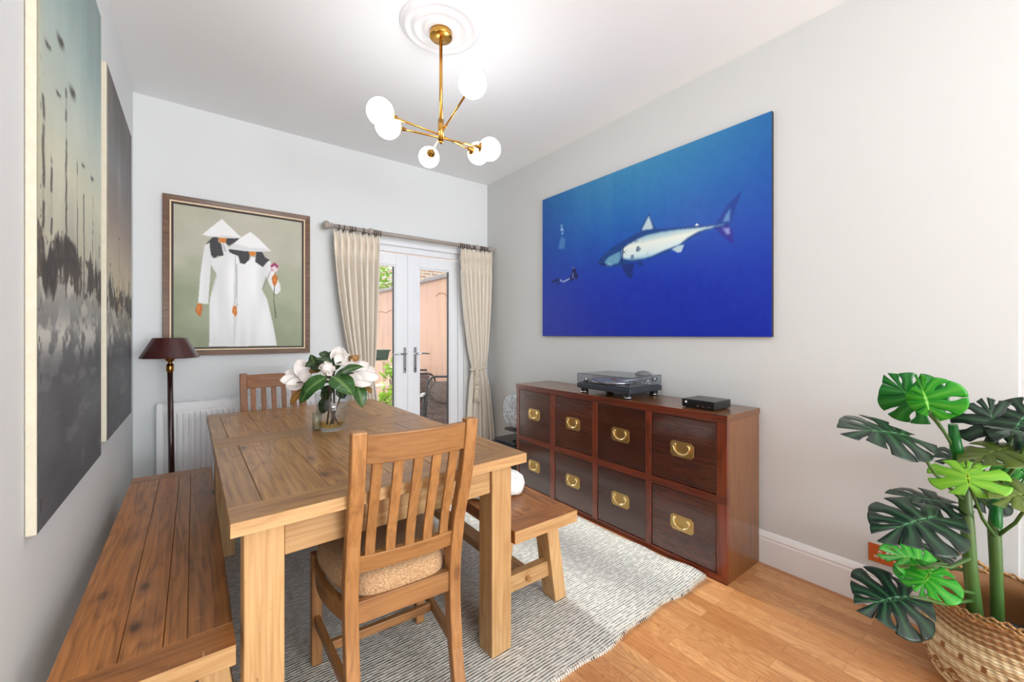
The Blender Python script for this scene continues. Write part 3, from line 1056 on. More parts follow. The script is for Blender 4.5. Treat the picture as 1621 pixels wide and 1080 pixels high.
# ================================================================ DRAWER CHEST
CX0, CX1, CY0, CY1, CZ = 2.040, 2.401, 0.955, 2.612, 0.826
cb = thing('drawer_chest', 'long polished mahogany chest of eight drawers with brass campaign handles', 'chest of drawers', (CX0, CY0, 0))
DXc, DYc = CX1 - CX0, CY1 - CY0
m = MB(); m.box(-0.004, DXc, -0.004, DYc + 0.004, CZ - 0.032, CZ, 1)
tp_ = m.build('top_panel', [M['mahogany_reflect'], M['mahogany_red']], cb, bevel=0.002)
for p in tp_.data.polygons:
    if p.normal.x < -0.8: p.material_index = 1
for y, nm in ((0.0, 'side_panel'), (DYc - 0.022, 'side_panel')):
    mb = MB(); mb.box(0.022, DXc, y, y + 0.022, 0.0, CZ - 0.033, 2)
    mb.build(nm, M['mahogany_reflect'], cb, bevel=0.002)
mb = MB(); mb.box(DXc - 0.012, DXc, 0.023, DYc - 0.023, 0.02, CZ - 0.034, 1)
mb.build('back_panel', M['mahogany'], cb)
ycuts = [(0.051, 0.420), (0.456, 0.816), (0.857, 1.213), (1.260, 1.625)]
zrows = [(0.035, 0.385), (0.425, 0.783)]
mb = MB()
mb.box(0, 0.022, 0, DYc, CZ - 0.043, CZ - 0.033, 1)
mb.box(0, 0.022, 0, DYc, 0, zrows[0][0], 1)
mb.box(0, 0.022, 0, DYc, zrows[0][1], zrows[1][0], 1)
edges = [0] + [v for c_ in ycuts for v in c_] + [DYc]
for k in range(0, len(edges), 2):
    for (za, zb) in zrows:
        mb.box(0.0, 0.022, edges[k], edges[k + 1], za, zb, 2)
mb.build('face_frame', M['mahogany_red'], cb, bevel=0.0015)
def oct_poly(cy, cz, w, h, c):
    return [(cy - w + c, cz - h), (cy + w - c, cz - h), (cy + w, cz - h + c), (cy + w, cz + h - c), (cy + w - c, cz + h), (cy - w + c, cz + h), (cy - w, cz + h - c), (cy - w, cz - h + c)]
for (ya, yb) in ycuts:
    for (za, zb) in zrows:
        mb = MB(); mb.box(0.0035, 0.24, ya + 0.004, yb - 0.004, za + 0.004, zb - 0.004, 1)
        dr = mb.build('drawer', M['mahogany'], cb, bevel=0.002)
        cy, cz = (ya + yb) / 2, (za + zb) / 2 + 0.005
        mb = MB(); mb.prism(oct_poly(cy, cz, 0.066, 0.041, 0.014), 'x', 0.0005, 0.006)
        pl_ = mb.build('handle_plate', M['brass_old'], dr, bevel=0.001)
        mb = MB()
        mb.tube([(-0.005, cy + 0.046 * math.cos(a), cz + 0.018 + 0.046 * math.sin(a) * 0.95) for a in [PI + PI * q / 14 for q in range(15)]], [0.0035 + 0.0015 * math.sin(PI * q / 14) for q in range(15)], 8)
        for s_ in (-1, 1):
            mb.tube([(-0.003, cy + s_ * 0.046, cz + 0.018), (-0.004, cy + s_ * 0.041, cz + 0.026), (-0.004, cy + s_ * 0.034, cz + 0.026), (-0.004, cy + s_ * 0.033, cz + 0.018)], 0.0035, 8)
            mb.lathe([(0.006, -0.008), (0.006, 0.001)], 12, (0.0, cy + s_ * 0.038, cz + 0.02), 'x', True, True)
        mb.build('bail_handle', M['brass_light'], pl_)

SHARK = dict(
 body=[(0.344,0.47),(0.36,0.492),(0.39,0.517),(0.419,0.542),(0.469,0.567),(0.512,0.586),(0.548,0.598),(0.583,0.598),(0.618,0.597),(0.657,0.587),(0.727,0.574),(0.772,0.566),(0.822,0.553),(0.862,0.546),(0.874,0.547),(0.867,0.539),(0.837,0.535),(0.799,0.527),(0.76,0.509),(0.727,0.485),(0.693,0.467),(0.657,0.454),(0.602,0.438),(0.563,0.434),(0.522,0.435),(0.458,0.421),(0.39,0.431),(0.354,0.455)],
 belly=[(0.469,0.523),(0.502,0.544),(0.543,0.563),(0.583,0.574),(0.63,0.574),(0.702,0.567),(0.776,0.553),(0.822,0.546),(0.866,0.542),(0.822,0.538),(0.783,0.534),(0.744,0.513),(0.71,0.484),(0.657,0.469),(0.602,0.448),(0.563,0.442),(0.512,0.445),(0.464,0.469)],
 cheek=[(0.383,0.466),(0.401,0.49),(0.436,0.503),(0.46,0.511),(0.462,0.469),(0.452,0.442),(0.413,0.436),(0.387,0.447)],
 dorsal=[(0.548,0.599),(0.568,0.654),(0.591,0.695),(0.607,0.642),(0.62,0.595),(0.583,0.594)],
 dorsal_l=[(0.558,0.606),(0.575,0.646),(0.59,0.68),(0.602,0.631),(0.609,0.599)],
 tailu=[(0.837,0.554),(0.855,0.593),(0.88,0.639),(0.904,0.668),(0.919,0.682),(0.907,0.639),(0.897,0.6),(0.888,0.548),(0.876,0.539)],
 tailu_l=[(0.859,0.556),(0.87,0.588),(0.883,0.611),(0.881,0.551)],
 taill=[(0.833,0.535),(0.859,0.486),(0.88,0.452),(0.894,0.44),(0.892,0.482),(0.887,0.516),(0.876,0.543),(0.859,0.542)],
 taill_l=[(0.857,0.53),(0.869,0.521),(0.88,0.523),(0.883,0.49),(0.873,0.488)],
 pect=[(0.465,0.428),(0.475,0.392),(0.491,0.355),(0.51,0.334),(0.519,0.35),(0.52,0.383),(0.529,0.426)],
 pelv=[(0.682,0.467),(0.706,0.442),(0.717,0.442),(0.73,0.48),(0.702,0.479)],
 pelvb=[(0.533,0.43),(0.553,0.402),(0.566,0.405),(0.561,0.429)],
 d2=[(0.767,0.566),(0.774,0.578),(0.781,0.563)],
 mouth=[(0.344,0.467),(0.378,0.454),(0.396,0.439),(0.378,0.442),(0.354,0.455)],
 diver=[(0.182,0.391),(0.197,0.436),(0.199,0.458),(0.21,0.464),(0.224,0.451),(0.222,0.431),(0.234,0.406),(0.23,0.384),(0.21,0.384),(0.194,0.374),(0.168,0.381),(0.139,0.37),(0.136,0.378)],
 fins=[(0.058,0.39),(0.082,0.401),(0.118,0.402),(0.124,0.391),(0.094,0.384),(0.069,0.38)],
 fins2=[(0.091,0.361),(0.117,0.381),(0.124,0.373),(0.102,0.359)],
 legs=[(0.118,0.402),(0.139,0.381),(0.182,0.396),(0.185,0.388),(0.142,0.371),(0.121,0.387)],
 wake=[(0.109,0.613),(0.121,0.674),(0.131,0.695),(0.156,0.67),(0.151,0.602)],
)
LADY = dict(
 hat1=[(0.199,0.808),(0.234,0.842),(0.292,0.895),(0.342,0.939),(0.395,0.896),(0.448,0.852),(0.49,0.82),(0.435,0.808),(0.305,0.8),(0.234,0.802)],
 hat2=[(0.388,0.729),(0.435,0.77),(0.495,0.827),(0.56,0.87),(0.626,0.829),(0.682,0.783),(0.732,0.741),(0.654,0.73),(0.514,0.72),(0.435,0.725)],
 face1=[(0.311,0.799),(0.375,0.802),(0.375,0.776),(0.355,0.762),(0.323,0.768)],
 face2=[(0.547,0.721),(0.609,0.724),(0.603,0.7),(0.578,0.687),(0.553,0.694)],
 hair1=[(0.275,0.799),(0.314,0.8),(0.314,0.77),(0.336,0.754),(0.353,0.67),(0.31,0.666),(0.285,0.644),(0.262,0.668),(0.254,0.716),(0.251,0.757),(0.223,0.742)],
 hair1b=[(0.375,0.802),(0.474,0.811),(0.435,0.776),(0.395,0.748),(0.371,0.764)],
 hair2=[(0.392,0.723),(0.546,0.721),(0.556,0.688),(0.549,0.657),(0.514,0.622),(0.48,0.629),(0.467,0.68),(0.421,0.691),(0.395,0.704)],
 hair2b=[(0.609,0.724),(0.654,0.728),(0.682,0.687),(0.72,0.671),(0.69,0.649),(0.661,0.612),(0.626,0.631),(0.6,0.648)],
 dress1=[(0.336,0.764),(0.368,0.767),(0.395,0.73),(0.454,0.685),(0.454,0.002),(0.247,0.005),(0.251,0.336),(0.266,0.409),(0.302,0.532),(0.276,0.573),(0.26,0.601),(0.257,0.65),(0.305,0.648),(0.355,0.677)],
 arm1=[(0.216,0.736),(0.251,0.745),(0.262,0.662),(0.26,0.601),(0.241,0.31),(0.168,0.315),(0.185,0.524),(0.202,0.645)],
 dress2=[(0.57,0.682),(0.6,0.68),(0.604,0.649),(0.665,0.612),(0.719,0.671),(0.688,0.553),(0.654,0.438),(0.697,0.365),(0.747,0.173),(0.78,0.006),(0.454,0.002),(0.454,0.269),(0.456,0.518),(0.445,0.678),(0.461,0.677),(0.48,0.626),(0.514,0.622),(0.556,0.657)],
 arm2=[(0.454,0.679),(0.464,0.518),(0.457,0.301),(0.424,0.306),(0.435,0.467),(0.445,0.592)],
 arm3=[(0.697,0.673),(0.725,0.665),(0.747,0.589),(0.807,0.488),(0.814,0.436),(0.777,0.406),(0.755,0.42),(0.711,0.496),(0.682,0.552)],
 hand1=[(0.167,0.313),(0.194,0.313),(0.199,0.274),(0.185,0.218),(0.167,0.232),(0.148,0.263)],
 hand2=[(0.426,0.302),(0.451,0.302),(0.456,0.251),(0.445,0.223),(0.418,0.258)],
 hand3=[(0.763,0.57),(0.788,0.539),(0.781,0.5),(0.759,0.464),(0.741,0.497),(0.736,0.536)],
 bud=[(0.759,0.655),(0.793,0.632),(0.788,0.598),(0.763,0.577),(0.729,0.594),(0.723,0.626)],
 stem=[(0.755,0.473),(0.763,0.47),(0.755,0.368),(0.77,0.277),(0.776,0.219),(0.767,0.225),(0.759,0.29),(0.749,0.367)],
 split=[(0.439,0.678),(0.445,0.678),(0.443,0.22),(0.435,0.002),(0.43,0.002),(0.435,0.219)],
 fold2=[(0.266,0.397),(0.273,0.41),(0.305,0.526),(0.307,0.52),(0.279,0.41)],
)

# ================================================================ PAINTED PICTURES (vertex-coloured flat panels)
rng = np.random.RandomState(5)
def nz(h, w, fy, fx, seed=0):
    r = np.random.RandomState(seed)
    g = r.rand(fy + 2, fx + 2)
    y = np.linspace(0, fy, h); x = np.linspace(0, fx, w)
    yi = y.astype(int).clip(0, fy); xi = x.astype(int).clip(0, fx)
    ty = (y - yi); tx = (x - xi)
    ty = ty * ty * (3 - 2 * ty); tx = tx * tx * (3 - 2 * tx)
    a = g[yi][:, xi]; b = g[yi][:, xi + 1]; c = g[yi + 1][:, xi]; d = g[yi + 1][:, xi + 1]
    return (a * (1 - tx) + b * tx) * (1 - ty)[:, None] + (c * (1 - tx) + d * tx) * ty[:, None]
def fnz(h, w, fy, fx, seed=0, o=4):
    s = 0; t_ = 0
    for k in range(o):
        s = s + nz(h, w, int(fy * 2 ** k), int(fx * 2 ** k), seed + k * 17) * 0.55 ** k
        t_ += 0.55 ** k
    return s / t_
class Canvas:
    def __init__(s, h, w):
        s.h, s.w = h, w
        s.v = np.linspace(0, 1, h)[:, None] * np.ones((1, w))
        s.u = np.ones((h, 1)) * np.linspace(0, 1, w)[None, :]
        s.c = np.zeros((h, w, 3))
    def inside(s, poly):
        r = np.zeros((s.h, s.w), bool)
        n = len(poly)
        for k in range(n):
            (x0, y0), (x1, y1) = poly[k], poly[(k + 1) % n]
            if y0 == y1: continue
            cnd = ((y0 > s.v) != (y1 > s.v)) & (s.u < (x1 - x0) * (s.v - y0) / (y1 - y0) + x0)
            r ^= cnd
        return r.astype(float)
    def soft(s, m, n=1):
        for _ in range(n):
            p = np.pad(m, 1, mode='edge')
            m = (p[:-2, 1:-1] + p[2:, 1:-1] + p[1:-1, :-2] + p[1:-1, 2:] + 2 * m) / 6
        return m
    def put(s, m, rgb):
        c = np.array(rgb, float)
        if c.ndim == 1: c = c[None, None, :]
        s.c = s.c * (1 - m[..., None]) + c * m[..., None]
    def poly(s, pts, rgb, blur=1, op=1.0):
        s.put(s.soft(s.inside(pts), blur) * op, rgb)
    def blob(s, u, v, ru, rv, rgb, op=1.0):
        s.put(np.exp(-((s.u - u) / ru) ** 2 - ((s.v - v) / rv) ** 2) * op, rgb)
    def vgrad(s, stops):
        vs = [a for a, _ in stops]
        return np.stack([np.interp(s.v, vs, [c[k] for _, c in stops]) for k in range(3)], -1)
    def mesh(s, name, mat, origin, U, V, parent=None):
        """grid mesh: origin + u*U + v*V"""
        h, w = s.h, s.w
        O, U, V = np.array(origin, float), np.array(U, float), np.array(V, float)
        pts = O + s.u[..., None] * U + s.v[..., None] * V
        idx = np.arange(h * w).reshape(h, w)
        f = np.stack([idx[:-1, :-1], idx[:-1, 1:], idx[1:, 1:], idx[1:, :-1]], -1).reshape(-1, 4)
        me = bpy.data.meshes.new(name)
        me.from_pydata(pts.reshape(-1, 3).tolist(), [], f.tolist())
        c = np.clip(s.c, 0, 255) / 255
        c = np.where(c <= 0.04045, c / 12.92, ((c + 0.055) / 1.055) ** 2.4)
        a = me.attributes.new('col', 'FLOAT_COLOR', 'POINT')
        a.data.foreach_set('color', np.concatenate([c, np.ones((h, w, 1))], -1).reshape(-1).astype(np.float32))
        me.materials.append(mat)
        me.update()
        o = bpy.data.objects.new(name, me)
        COL.objects.link(o)
        if parent: o.parent = parent
        return o
# shark photograph
c = Canvas(300, 460)
top = c.vgrad([(0, (19, 44, 170)), (0.3, (18, 50, 176)), (0.48, (20, 72, 178)), (0.62, (24, 92, 180)), (0.8, (40, 118, 184)), (1, (58, 138, 186))])
side = np.clip(np.abs(c.u - 0.55) * 1.9, 0, 1) ** 2
drk = c.vgrad([(0, (16, 38, 164)), (0.5, (18, 62, 168)), (1, (18, 84, 162))])
c.c = top * (1 - 0.75 * side[..., None]) + drk * 0.75 * side[..., None]
rays = fnz(300, 460, 1, 22, 3, 2)
sl = np.clip((c.v - 0.35) * 1.6, 0, 1) * np.exp(-((c.u - 0.42) / 0.22) ** 2)
c.put(np.clip((rays - 0.45) * 1.6, 0, 1) * sl * 0.35, (110, 165, 200))
c.c += (fnz(300, 460, 30, 46, 8, 2)[..., None] - 0.5) * 8
c.poly(SHARK['wake'], (120, 170, 215), 6, 0.5)
for (bu, bv) in ((0.131, 0.77), (0.133, 0.75), (0.129, 0.743), (0.139, 0.736), (0.136, 0.715)):
    c.blob(bu, bv, 0.006, 0.008, (190, 220, 240), 0.9)
for k in ('fins', 'fins2', 'diver'):
    c.poly(SHARK[k], (16, 24, 92), 1, 0.95)
c.poly(SHARK['legs'], (190, 205, 235), 1, 0.9)
c.poly([(0.197, 0.396), (0.202, 0.43), (0.207, 0.43), (0.203, 0.396), (0.218, 0.39), (0.216, 0.386)], (170, 190, 230), 1, 0.8)
c.blob(0.206, 0.459, 0.004, 0.004, (230, 235, 250), 0.9)
for k, col_ in (('tailu', (24, 62, 150)), ('taill', (40, 44, 150)), ('pect', (18, 46, 128)), ('pelvb', (16, 50, 130)), ('dorsal', (26, 74, 146))):
    c.poly(SHARK[k], col_, 1)
c.poly(SHARK['tailu_l'], (120, 165, 210), 5, 0.8)
c.poly(SHARK['taill_l'], (170, 180, 225), 4, 0.8)
c.poly(SHARK['dorsal_l'], (200, 222, 228), 5, 0.95)
c.poly(SHARK['body'], (20, 66, 138), 1)
bm_ = c.soft(c.inside(SHARK['belly']), 5)
shade = c.vgrad([(0.42, (90, 160, 205)), (0.47, (215, 236, 240)), (0.53, (238, 244, 234)), (0.575, (140, 186, 206)), (0.6, (60, 120, 170))])
c.put(bm_, shade)
c.poly(SHARK['pelv'], (190, 215, 225), 2)
c.poly(SHARK['d2'], (225, 235, 240), 0)
c.poly(SHARK['cheek'], (120, 178, 205), 5, 0.85)
c.poly(SHARK['mouth'], (14, 34, 96), 1)
sn = fnz(300, 460, 30, 46, 21, 3)
reg = np.exp(-((c.u - 0.505) / 0.05) ** 2 - ((c.v - 0.505) / 0.05) ** 2) * c.inside(SHARK['body'])
c.put(np.clip((sn - 0.54) * 14, 0, 1) * reg, (16, 40, 84))
reg = np.exp(-((c.u - 0.42) / 0.04) ** 2 - ((c.v - 0.47) / 0.03) ** 2) * c.inside(SHARK['body'])
c.put(np.clip((sn - 0.5) * 10, 0, 1) * reg * 0.8, (210, 238, 240))
c.poly([(0.462, 0.43), (0.466, 0.47), (0.470, 0.52), (0.475, 0.545), (0.480, 0.545), (0.474, 0.5), (0.472, 0.43)], (14, 40, 100), 1, 0.85)
c.blob(0.362, 0.477, 0.003, 0.004, (8, 14, 40), 1)
pic = thing('shark_picture', 'large frameless blue underwater photograph of a shark and a diver on the right wall', 'picture', (XR, 0.892, 1.207))
m = MB(); m.box(-0.024, -0.001, 0.0, 1.81, 0, 1.189)
m.build('backing_panel', M['black_matt'], pic, bevel=0.001)
M['print_gloss'] = vcol('glossy_print', 0.42, 0.0, spec=0.35)
c.mesh('print', M['print_gloss'], (-0.0245, 1.809, 0.001), (0, -1.808, 0), (0, 0, 1.187), pic)

# two women in white
c = Canvas(330, 280)
bg = c.vgrad([(0, (148, 156, 126)), (0.45, (160, 166, 138)), (0.7, (186, 184, 166)), (1, (182, 182, 160))])
n1 = fnz(330, 280, 5, 4, 2, 4)
c.c = bg + (n1[..., None] - 0.5) * 40 * np.array([1, 0.9, 1])
c.put(np.exp(-((c.u - 0.55) / 0.45) ** 2 - ((c.v - 0.85) / 0.22) ** 2) * 0.5, (204, 196, 186))
white = (236, 237, 238)
def dress(k, a=1.0, dark=214):
    m_ = c.soft(c.inside(LADY[k]), 1) * a
    f = fnz(330, 280, 2, 12, len(k) + ord(k[-1]), 2)
    cc = np.stack([np.clip(dark + f * 40, 0, 246)] * 3, -1)
    c.put(m_, cc)
for k in ('arm1', 'dress1'): dress(k)
c.poly(LADY['fold2'], (190, 192, 194), 2, 0.7)
for k in ('face1',): c.poly(LADY[k], (214, 124, 28), 1)
for k in ('hair1', 'hair1b'): c.poly(LADY[k], (44, 42, 48), 1)
c.poly([(0.345, 0.755), (0.352, 0.757), (0.372, 0.705), (0.366, 0.7)], (120, 120, 124), 1, 0.7)
dress('arm3', 1, 208)
c.poly(LADY['hat1'], (242, 241, 240), 1)
c.poly(LADY['hat1'][-4:] + [(0.42, 0.822), (0.3, 0.816)], (205, 205, 206), 2, 0.6)
dress('arm2', 1, 206)
dress('dress2', 1, 218)
c.poly(LADY['split'], (176, 178, 182), 1, 0.7)
c.poly([(0.45, 0.62), (0.456, 0.62), (0.459, 0.3), (0.452, 0.3)], (150, 150, 156), 1, 0.8)
c.poly([(0.73, 0.60), (0.735, 0.60), (0.695, 0.50), (0.66, 0.44), (0.655, 0.445), (0.688, 0.51)], (120, 122, 120), 1, 0.6)
c.poly(LADY['face2'], (216, 126, 28), 1)
for k in ('hair2', 'hair2b'): c.poly(LADY[k], (42, 40, 46), 1)
c.poly(LADY['hat2'], (244, 243, 242), 1)
c.poly(LADY['hat2'][:2] + [(0.56, 0.75), (0.68, 0.755), (0.732, 0.741), (0.654, 0.73), (0.514, 0.72), (0.435, 0.725)], (208, 208, 210), 3, 0.6)
for k in ('hand1', 'hand2', 'hand3'):
    c.poly(LADY[k], (196, 98, 18), 1)
for (hu, hv) in ((0.172, 0.28), (0.437, 0.27), (0.762, 0.52)):
    c.blob(hu, hv, 0.012, 0.03, (228, 150, 50), 0.7)
c.poly(LADY['stem'], (70, 80, 60), 0)
c.poly(LADY['bud'], (232, 214, 220), 1)
c.poly([(0.723, 0.626), (0.759, 0.657), (0.793, 0.632), (0.785, 0.61), (0.76, 0.63), (0.735, 0.615)], (150, 30, 84), 2, 0.95)
c.poly([(0.729, 0.624), (0.733, 0.59), (0.75, 0.585)], (190, 90, 130), 2, 0.7)
fr = thing('framed_painting', 'framed painting of two women in white dresses and conical hats on the back wall', 'painting', (-0.182, YB, 1.076))
FW, FH = 0.894, 1.083
def molding(mb, W_, H_, a, b, ya0, ya1, yb0, yb1):
    """mitred frame ring between inset a and b; front height goes ya1 -> yb1"""
    def loop(i, y): return [(i, y, i), (W_ - i, y, i), (W_ - i, y, H_ - i), (i, y, H_ - i)]
    L_ = [loop(a, ya0), loop(a, ya1), loop(b, yb1), loop(b, yb0)]
    pts = [p for l in L_ for p in l]
    i = mb.verts(pts)
    for q in range(4):
        q2 = (q + 1) % 4
        for k in range(4):
            A, Bq = k * 4, ((k + 1) % 4) * 4
            mb.face((i + A + q, i + A + q2, i + Bq + q2, i + Bq + q))
m = MB(); molding(m, FW, FH, 0.0, 0.036, -0.001, -0.030, -0.001, -0.024)
m.build('frame', wood('walnut_frame', (118, 78, 44), (72, 44, 24), 0.45, 0, 0.1, 1.0, 0.1), fr, bevel=0.002)
m = MB(); molding(m, FW, FH, 0.036, 0.044, -0.001, -0.029, -0.001, -0.027)
m.build('gilt_line', plain('pale_gilt', (236, 208, 170), 0.4), fr)
m = MB(); molding(m, FW, FH, 0.044, 0.056, -0.001, -0.012, -0.001, -0.012)
m.build('dark_slip', plain('dark_slip', (44, 28, 20), 0.5), fr)
M['paint'] = vcol('oil_paint', 0.55, 0.0, 0.3)
c.mesh('canvas', M['paint'], (0.0555, -0.010, 0.0555), (FW - 0.111, 0, 0), (0, 0, FH - 0.111), fr)

# two tall abstract canvases on the left wall
def abstract(seed, top_stops, second=False):
    h, w = 620, 260
    c = Canvas(h, w)
    base = c.vgrad(top_stops)
    c.c = base + (fnz(h, w, 6, 4, seed, 4)[..., None] - 0.5) * 26
    st = fnz(h, w, 8, 5, seed + 9, 5)
    fine = fnz(h, w, 60, 30, seed + 40, 3)
    c.put(np.clip((fnz(h, w, 4, 7, seed + 3, 3) - 0.5) * 2, 0, 1) * np.clip((c.v - 0.45) * 3, 0, 1) * 0.22, (222, 226, 208))
    # grey middle ground
    mid = np.exp(-((c.v - 0.36) / 0.10) ** 2)
    c.put(np.clip((st - 0.48) * 7, 0, 1) * mid * 0.85, (150, 150, 148))
    c.put(np.clip((fnz(h, w, 22, 8, seed + 5, 4) - 0.52) * 9, 0, 1) * mid * 0.8, (206, 204, 190))
    # black splotches near the horizon, dragged upward
    band = np.exp(-((c.v - (0.385 + 0.05 * (fnz(h, w, 2, 9, seed + 6, 2) - 0.5))) / 0.07) ** 2)
    col_n = fnz(h, w, 14, 12, seed + 7, 5)
    c.put(np.clip((col_n * band - 0.40) * 8, 0, 1) * 0.95, (30, 26, 28))
    c.put(np.clip((fine * band - 0.42) * 12, 0, 1) * 0.8, (70, 54, 46))
    # dark lower water
    low = np.clip((0.285 - c.v) * 22, 0, 1)
    lowc = np.stack([70 + 46 * fnz(h, w, 14, 3, seed + 11, 4)] * 3, -1) + np.array([-2, 0, 5])
    c.put(low * 0.94, lowc)
    c.put(np.clip((fnz(h, w, 26, 12, seed + 12, 4) - 0.52) * 10, 0, 1) * np.exp(-((c.v - 0.275) / 0.035) ** 2) * 0.85, (216, 214, 204))
    c.put(np.clip((fnz(h, w, 30, 5, seed + 13, 3) - 0.6) * 8, 0, 1) * low * 0.3, (160, 160, 162))
    r = random.Random(seed)
    poles = [(0.06, 0.62, 0.012), (0.14, 0.55, 0.010), (0.33, 0.69, 0.010), (0.50, 0.60, 0.006), (0.62, 0.55, 0.008), (0.80, 0.57, 0.007), (0.95, 0.50, 0.012)] if not second else [(0.10, 0.48, 0.012), (0.42, 0.56, 0.004), (0.86, 0.47, 0.016)]
    for (pu, pv, pw_) in poles:
        vv = np.clip((pv - c.v) * 200, 0, 1) * np.clip((c.v - 0.33) * 60, 0, 1)
        wob = (fnz(h, w, 40, 1, int(pu * 100) + seed, 3) - 0.5) * 0.03
        m_ = np.exp(-((c.u - pu - wob) / pw_) ** 2) * vv * np.clip((fnz(h, w, 50, 2, int(pu * 70) + seed, 3) - 0.34) * 6, 0.15, 1)
        c.put(m_ * 0.85, (40, 32, 30))
    if not second:
        for (bu, bv, s_) in ((0.25, 0.745, 1), (0.42, 0.70, 1.1), (0.22, 0.655, .5), (0.60, 0.60, .5), (0.78, 0.60, .6), (0.10, 0.70, .6)):
            c.blob(bu, bv, 0.035 * s_, 0.007 * s_, (34, 28, 26), 0.9)
            c.blob(bu + 0.03, bv + 0.006 * s_, 0.02 * s_, 0.004 * s_, (34, 28, 26), 0.9)
    else:
        c.blob(0.43, 0.575, 0.02, 0.003, (60, 40, 36), 0.9)
    c.put(np.clip((fine - 0.62) * 8, 0, 1) * np.exp(-(c.u / 0.05) ** 2) * np.clip((0.75 - c.v) * 5, 0, 1) * 0.7, (48, 42, 36))
    c.put(np.exp(-(c.u / 0.03) ** 2) * np.clip((c.v - 0.35) * 4, 0, 1) * 0.6, (206, 200, 160))
    return c
M['raw_canvas'] = plain('raw_canvas_edge', (216, 208, 188), 0.85, 0, 0.1, 30, 0.6, 160)
def canvas_thing(label, y0, y1, z0, z1, art, name='canvas_painting'):
    t_ = thing(name, label, 'painting', (XL, y0, z0), 0, 'tall abstract canvases')
    mb = MB(); mb.box(0.001, 0.0205, 0, y1 - y0, 0, z1 - z0)
    mb.build('stretched_canvas', M['raw_canvas'], t_, bevel=0.003)
    art.mesh('painted_face', M['paint'], (0.0212, 0.004, 0.002), (0, y1 - y0 - 0.006, 0), (0, 0, z1 - z0 - 0.004), t_)
    return t_
a1 = abstract(4, [(0, (92, 94, 98)), (0.3, (130, 130, 128)), (0.42, (196, 194, 172)), (0.55, (214, 214, 190)), (0.66, (196, 206, 192)), (0.8, (160, 182, 178)), (1, (124, 146, 146))])
canvas_thing('tall abstract canvas nearest the camera, pale teal over grey, left wall', 1.49, 2.33, 0.733, 2.50, a1)
a2 = abstract(11, [(0, (92, 92, 94)), (0.3, (126, 124, 120)), (0.40, (206, 192, 150)), (0.50, (196, 180, 158)), (0.62, (160, 146, 138)), (0.78, (122, 122, 124)), (0.88, (94, 88, 88)), (1, (84, 76, 74))], True)
canvas_thing('further abstract canvas, brownish grey over slate, close to the back corner', 2.46, 3.30, 0.76, 2.39, a2)

# ================================================================ RADIATOR
rd = thing('radiator', 'white panel radiator on the back wall behind the far chair', 'radiator', (-0.205, 3.488, 0.16))
RW, RH = 0.96, 0.605
prof = []
n = 29
m = MB()
pts = []
for k in range(n * 6 + 1):
    x = 0.03 + (RW - 0.06) * k / (n * 6)
    ph = (k % 6) / 6
    y = -0.010 if 0.17 <= ph <= 0.6 else 0.0
    pts.append((x, y))
zs = [0.045, 0.065, RH - 0.07, RH - 0.05]
loops = []
for (x, y) in pts:
    loops.append([(x, 0.0, zs[0]), (x, y, zs[1]), (x, y, zs[2]), (x, 0.0, zs[3]), (x, 0.012, zs[3]), (x, 0.012, zs[0])])
m.strip(loops)
m.box(0.0, 0.03, -0.001, 0.012, 0, RH); m.box(RW - 0.03, RW, -0.001, 0.012, 0, RH)
m.box(0.03, RW - 0.03, -0.001, 0.012, 0, 0.045); m.box(0.03, RW - 0.03, -0.001, 0.012, RH - 0.05, RH)
m.build('front_panel', M['white_gloss'], rd, bevel=0.003)
m = MB(); m.box(-0.004, 0.0, -0.003, 0.075, -0.004, RH + 0.004); m.box(RW, RW + 0.004, -0.003, 0.075, -0.004, RH + 0.004)
m.build('side_cover', M['white_gloss'], rd, bevel=0.002)
m = MB()
m.box(0, RW, -0.003, 0.006, RH, RH + 0.006)
for k in range(30):
    m.box(0.01 + k * 0.0325, 0.02 + k * 0.0325, 0.006, 0.07, RH, RH + 0.005)
m.box(0, RW, 0.068, 0.075, RH, RH + 0.006)
m.build('top_grille', M['white_gloss'], rd)
m = MB()
for x in (0.15, RW - 0.15):
    m.box(x - 0.02, x + 0.02, 0.05, 0.108, 0.1, 0.5)
m.build('wall_bracket', M['white_gloss'], rd)
m = MB()
for x in (0.04, RW - 0.04):
    m.tube([(x, 0.03, 0.0), (x, 0.03, -0.06), (x, 0.03, -0.16)], 0.0085, 10)
m.build('pipe', M['white_gloss'], rd)

# ================================================================ CURTAIN POLE AND CURTAINS
YP, ZP = 3.485, 2.088
cp = thing('curtain_pole', 'taupe painted wooden curtain pole with ball finials above the glass doors', 'curtain pole', (0.86, YP, ZP))
m = MB(); m.tube([(0.0, 0, 0), (1.50, 0, 0)], 0.0175, 16); m.build('pole', M['pole'], cp)
for x, s_ in ((0.0, -1), (1.50, 1)):
    mb = MB()
    mb.lathe([(0.001, -0.002), (0.018, 0.0), (0.024, 0.006), (0.020, 0.012), (0.016, 0.016), (0.024, 0.022), (0.031, 0.034), (0.034, 0.046), (0.032, 0.058), (0.024, 0.069), (0.012, 0.075), (0.001, 0.077)], 24, (0, 0, 0), 'x')
    for i, v in enumerate(mb.v):
        mb.v[i] = (x + s_ * v[0] * (0.72 if s_ > 0 else 1), v[1], v[2])
    mb.build('finial', M['pole'], cp)
for x in (0.30, 1.36):
    mb = MB()
    mb.tube([(x, 0.0, -0.004), (x, 0.11, -0.004)], 0.012, 12)
    mb.lathe([(0.03, 0.1135), (0.034, 0.106), (0.018, 0.10)], 20, (x, 0, -0.004), 'y', True, True)
    mb.sphere((x, -0.012, 0), 0.026, 18, 10)
    mb.build('bracket', M['pole'], cp)
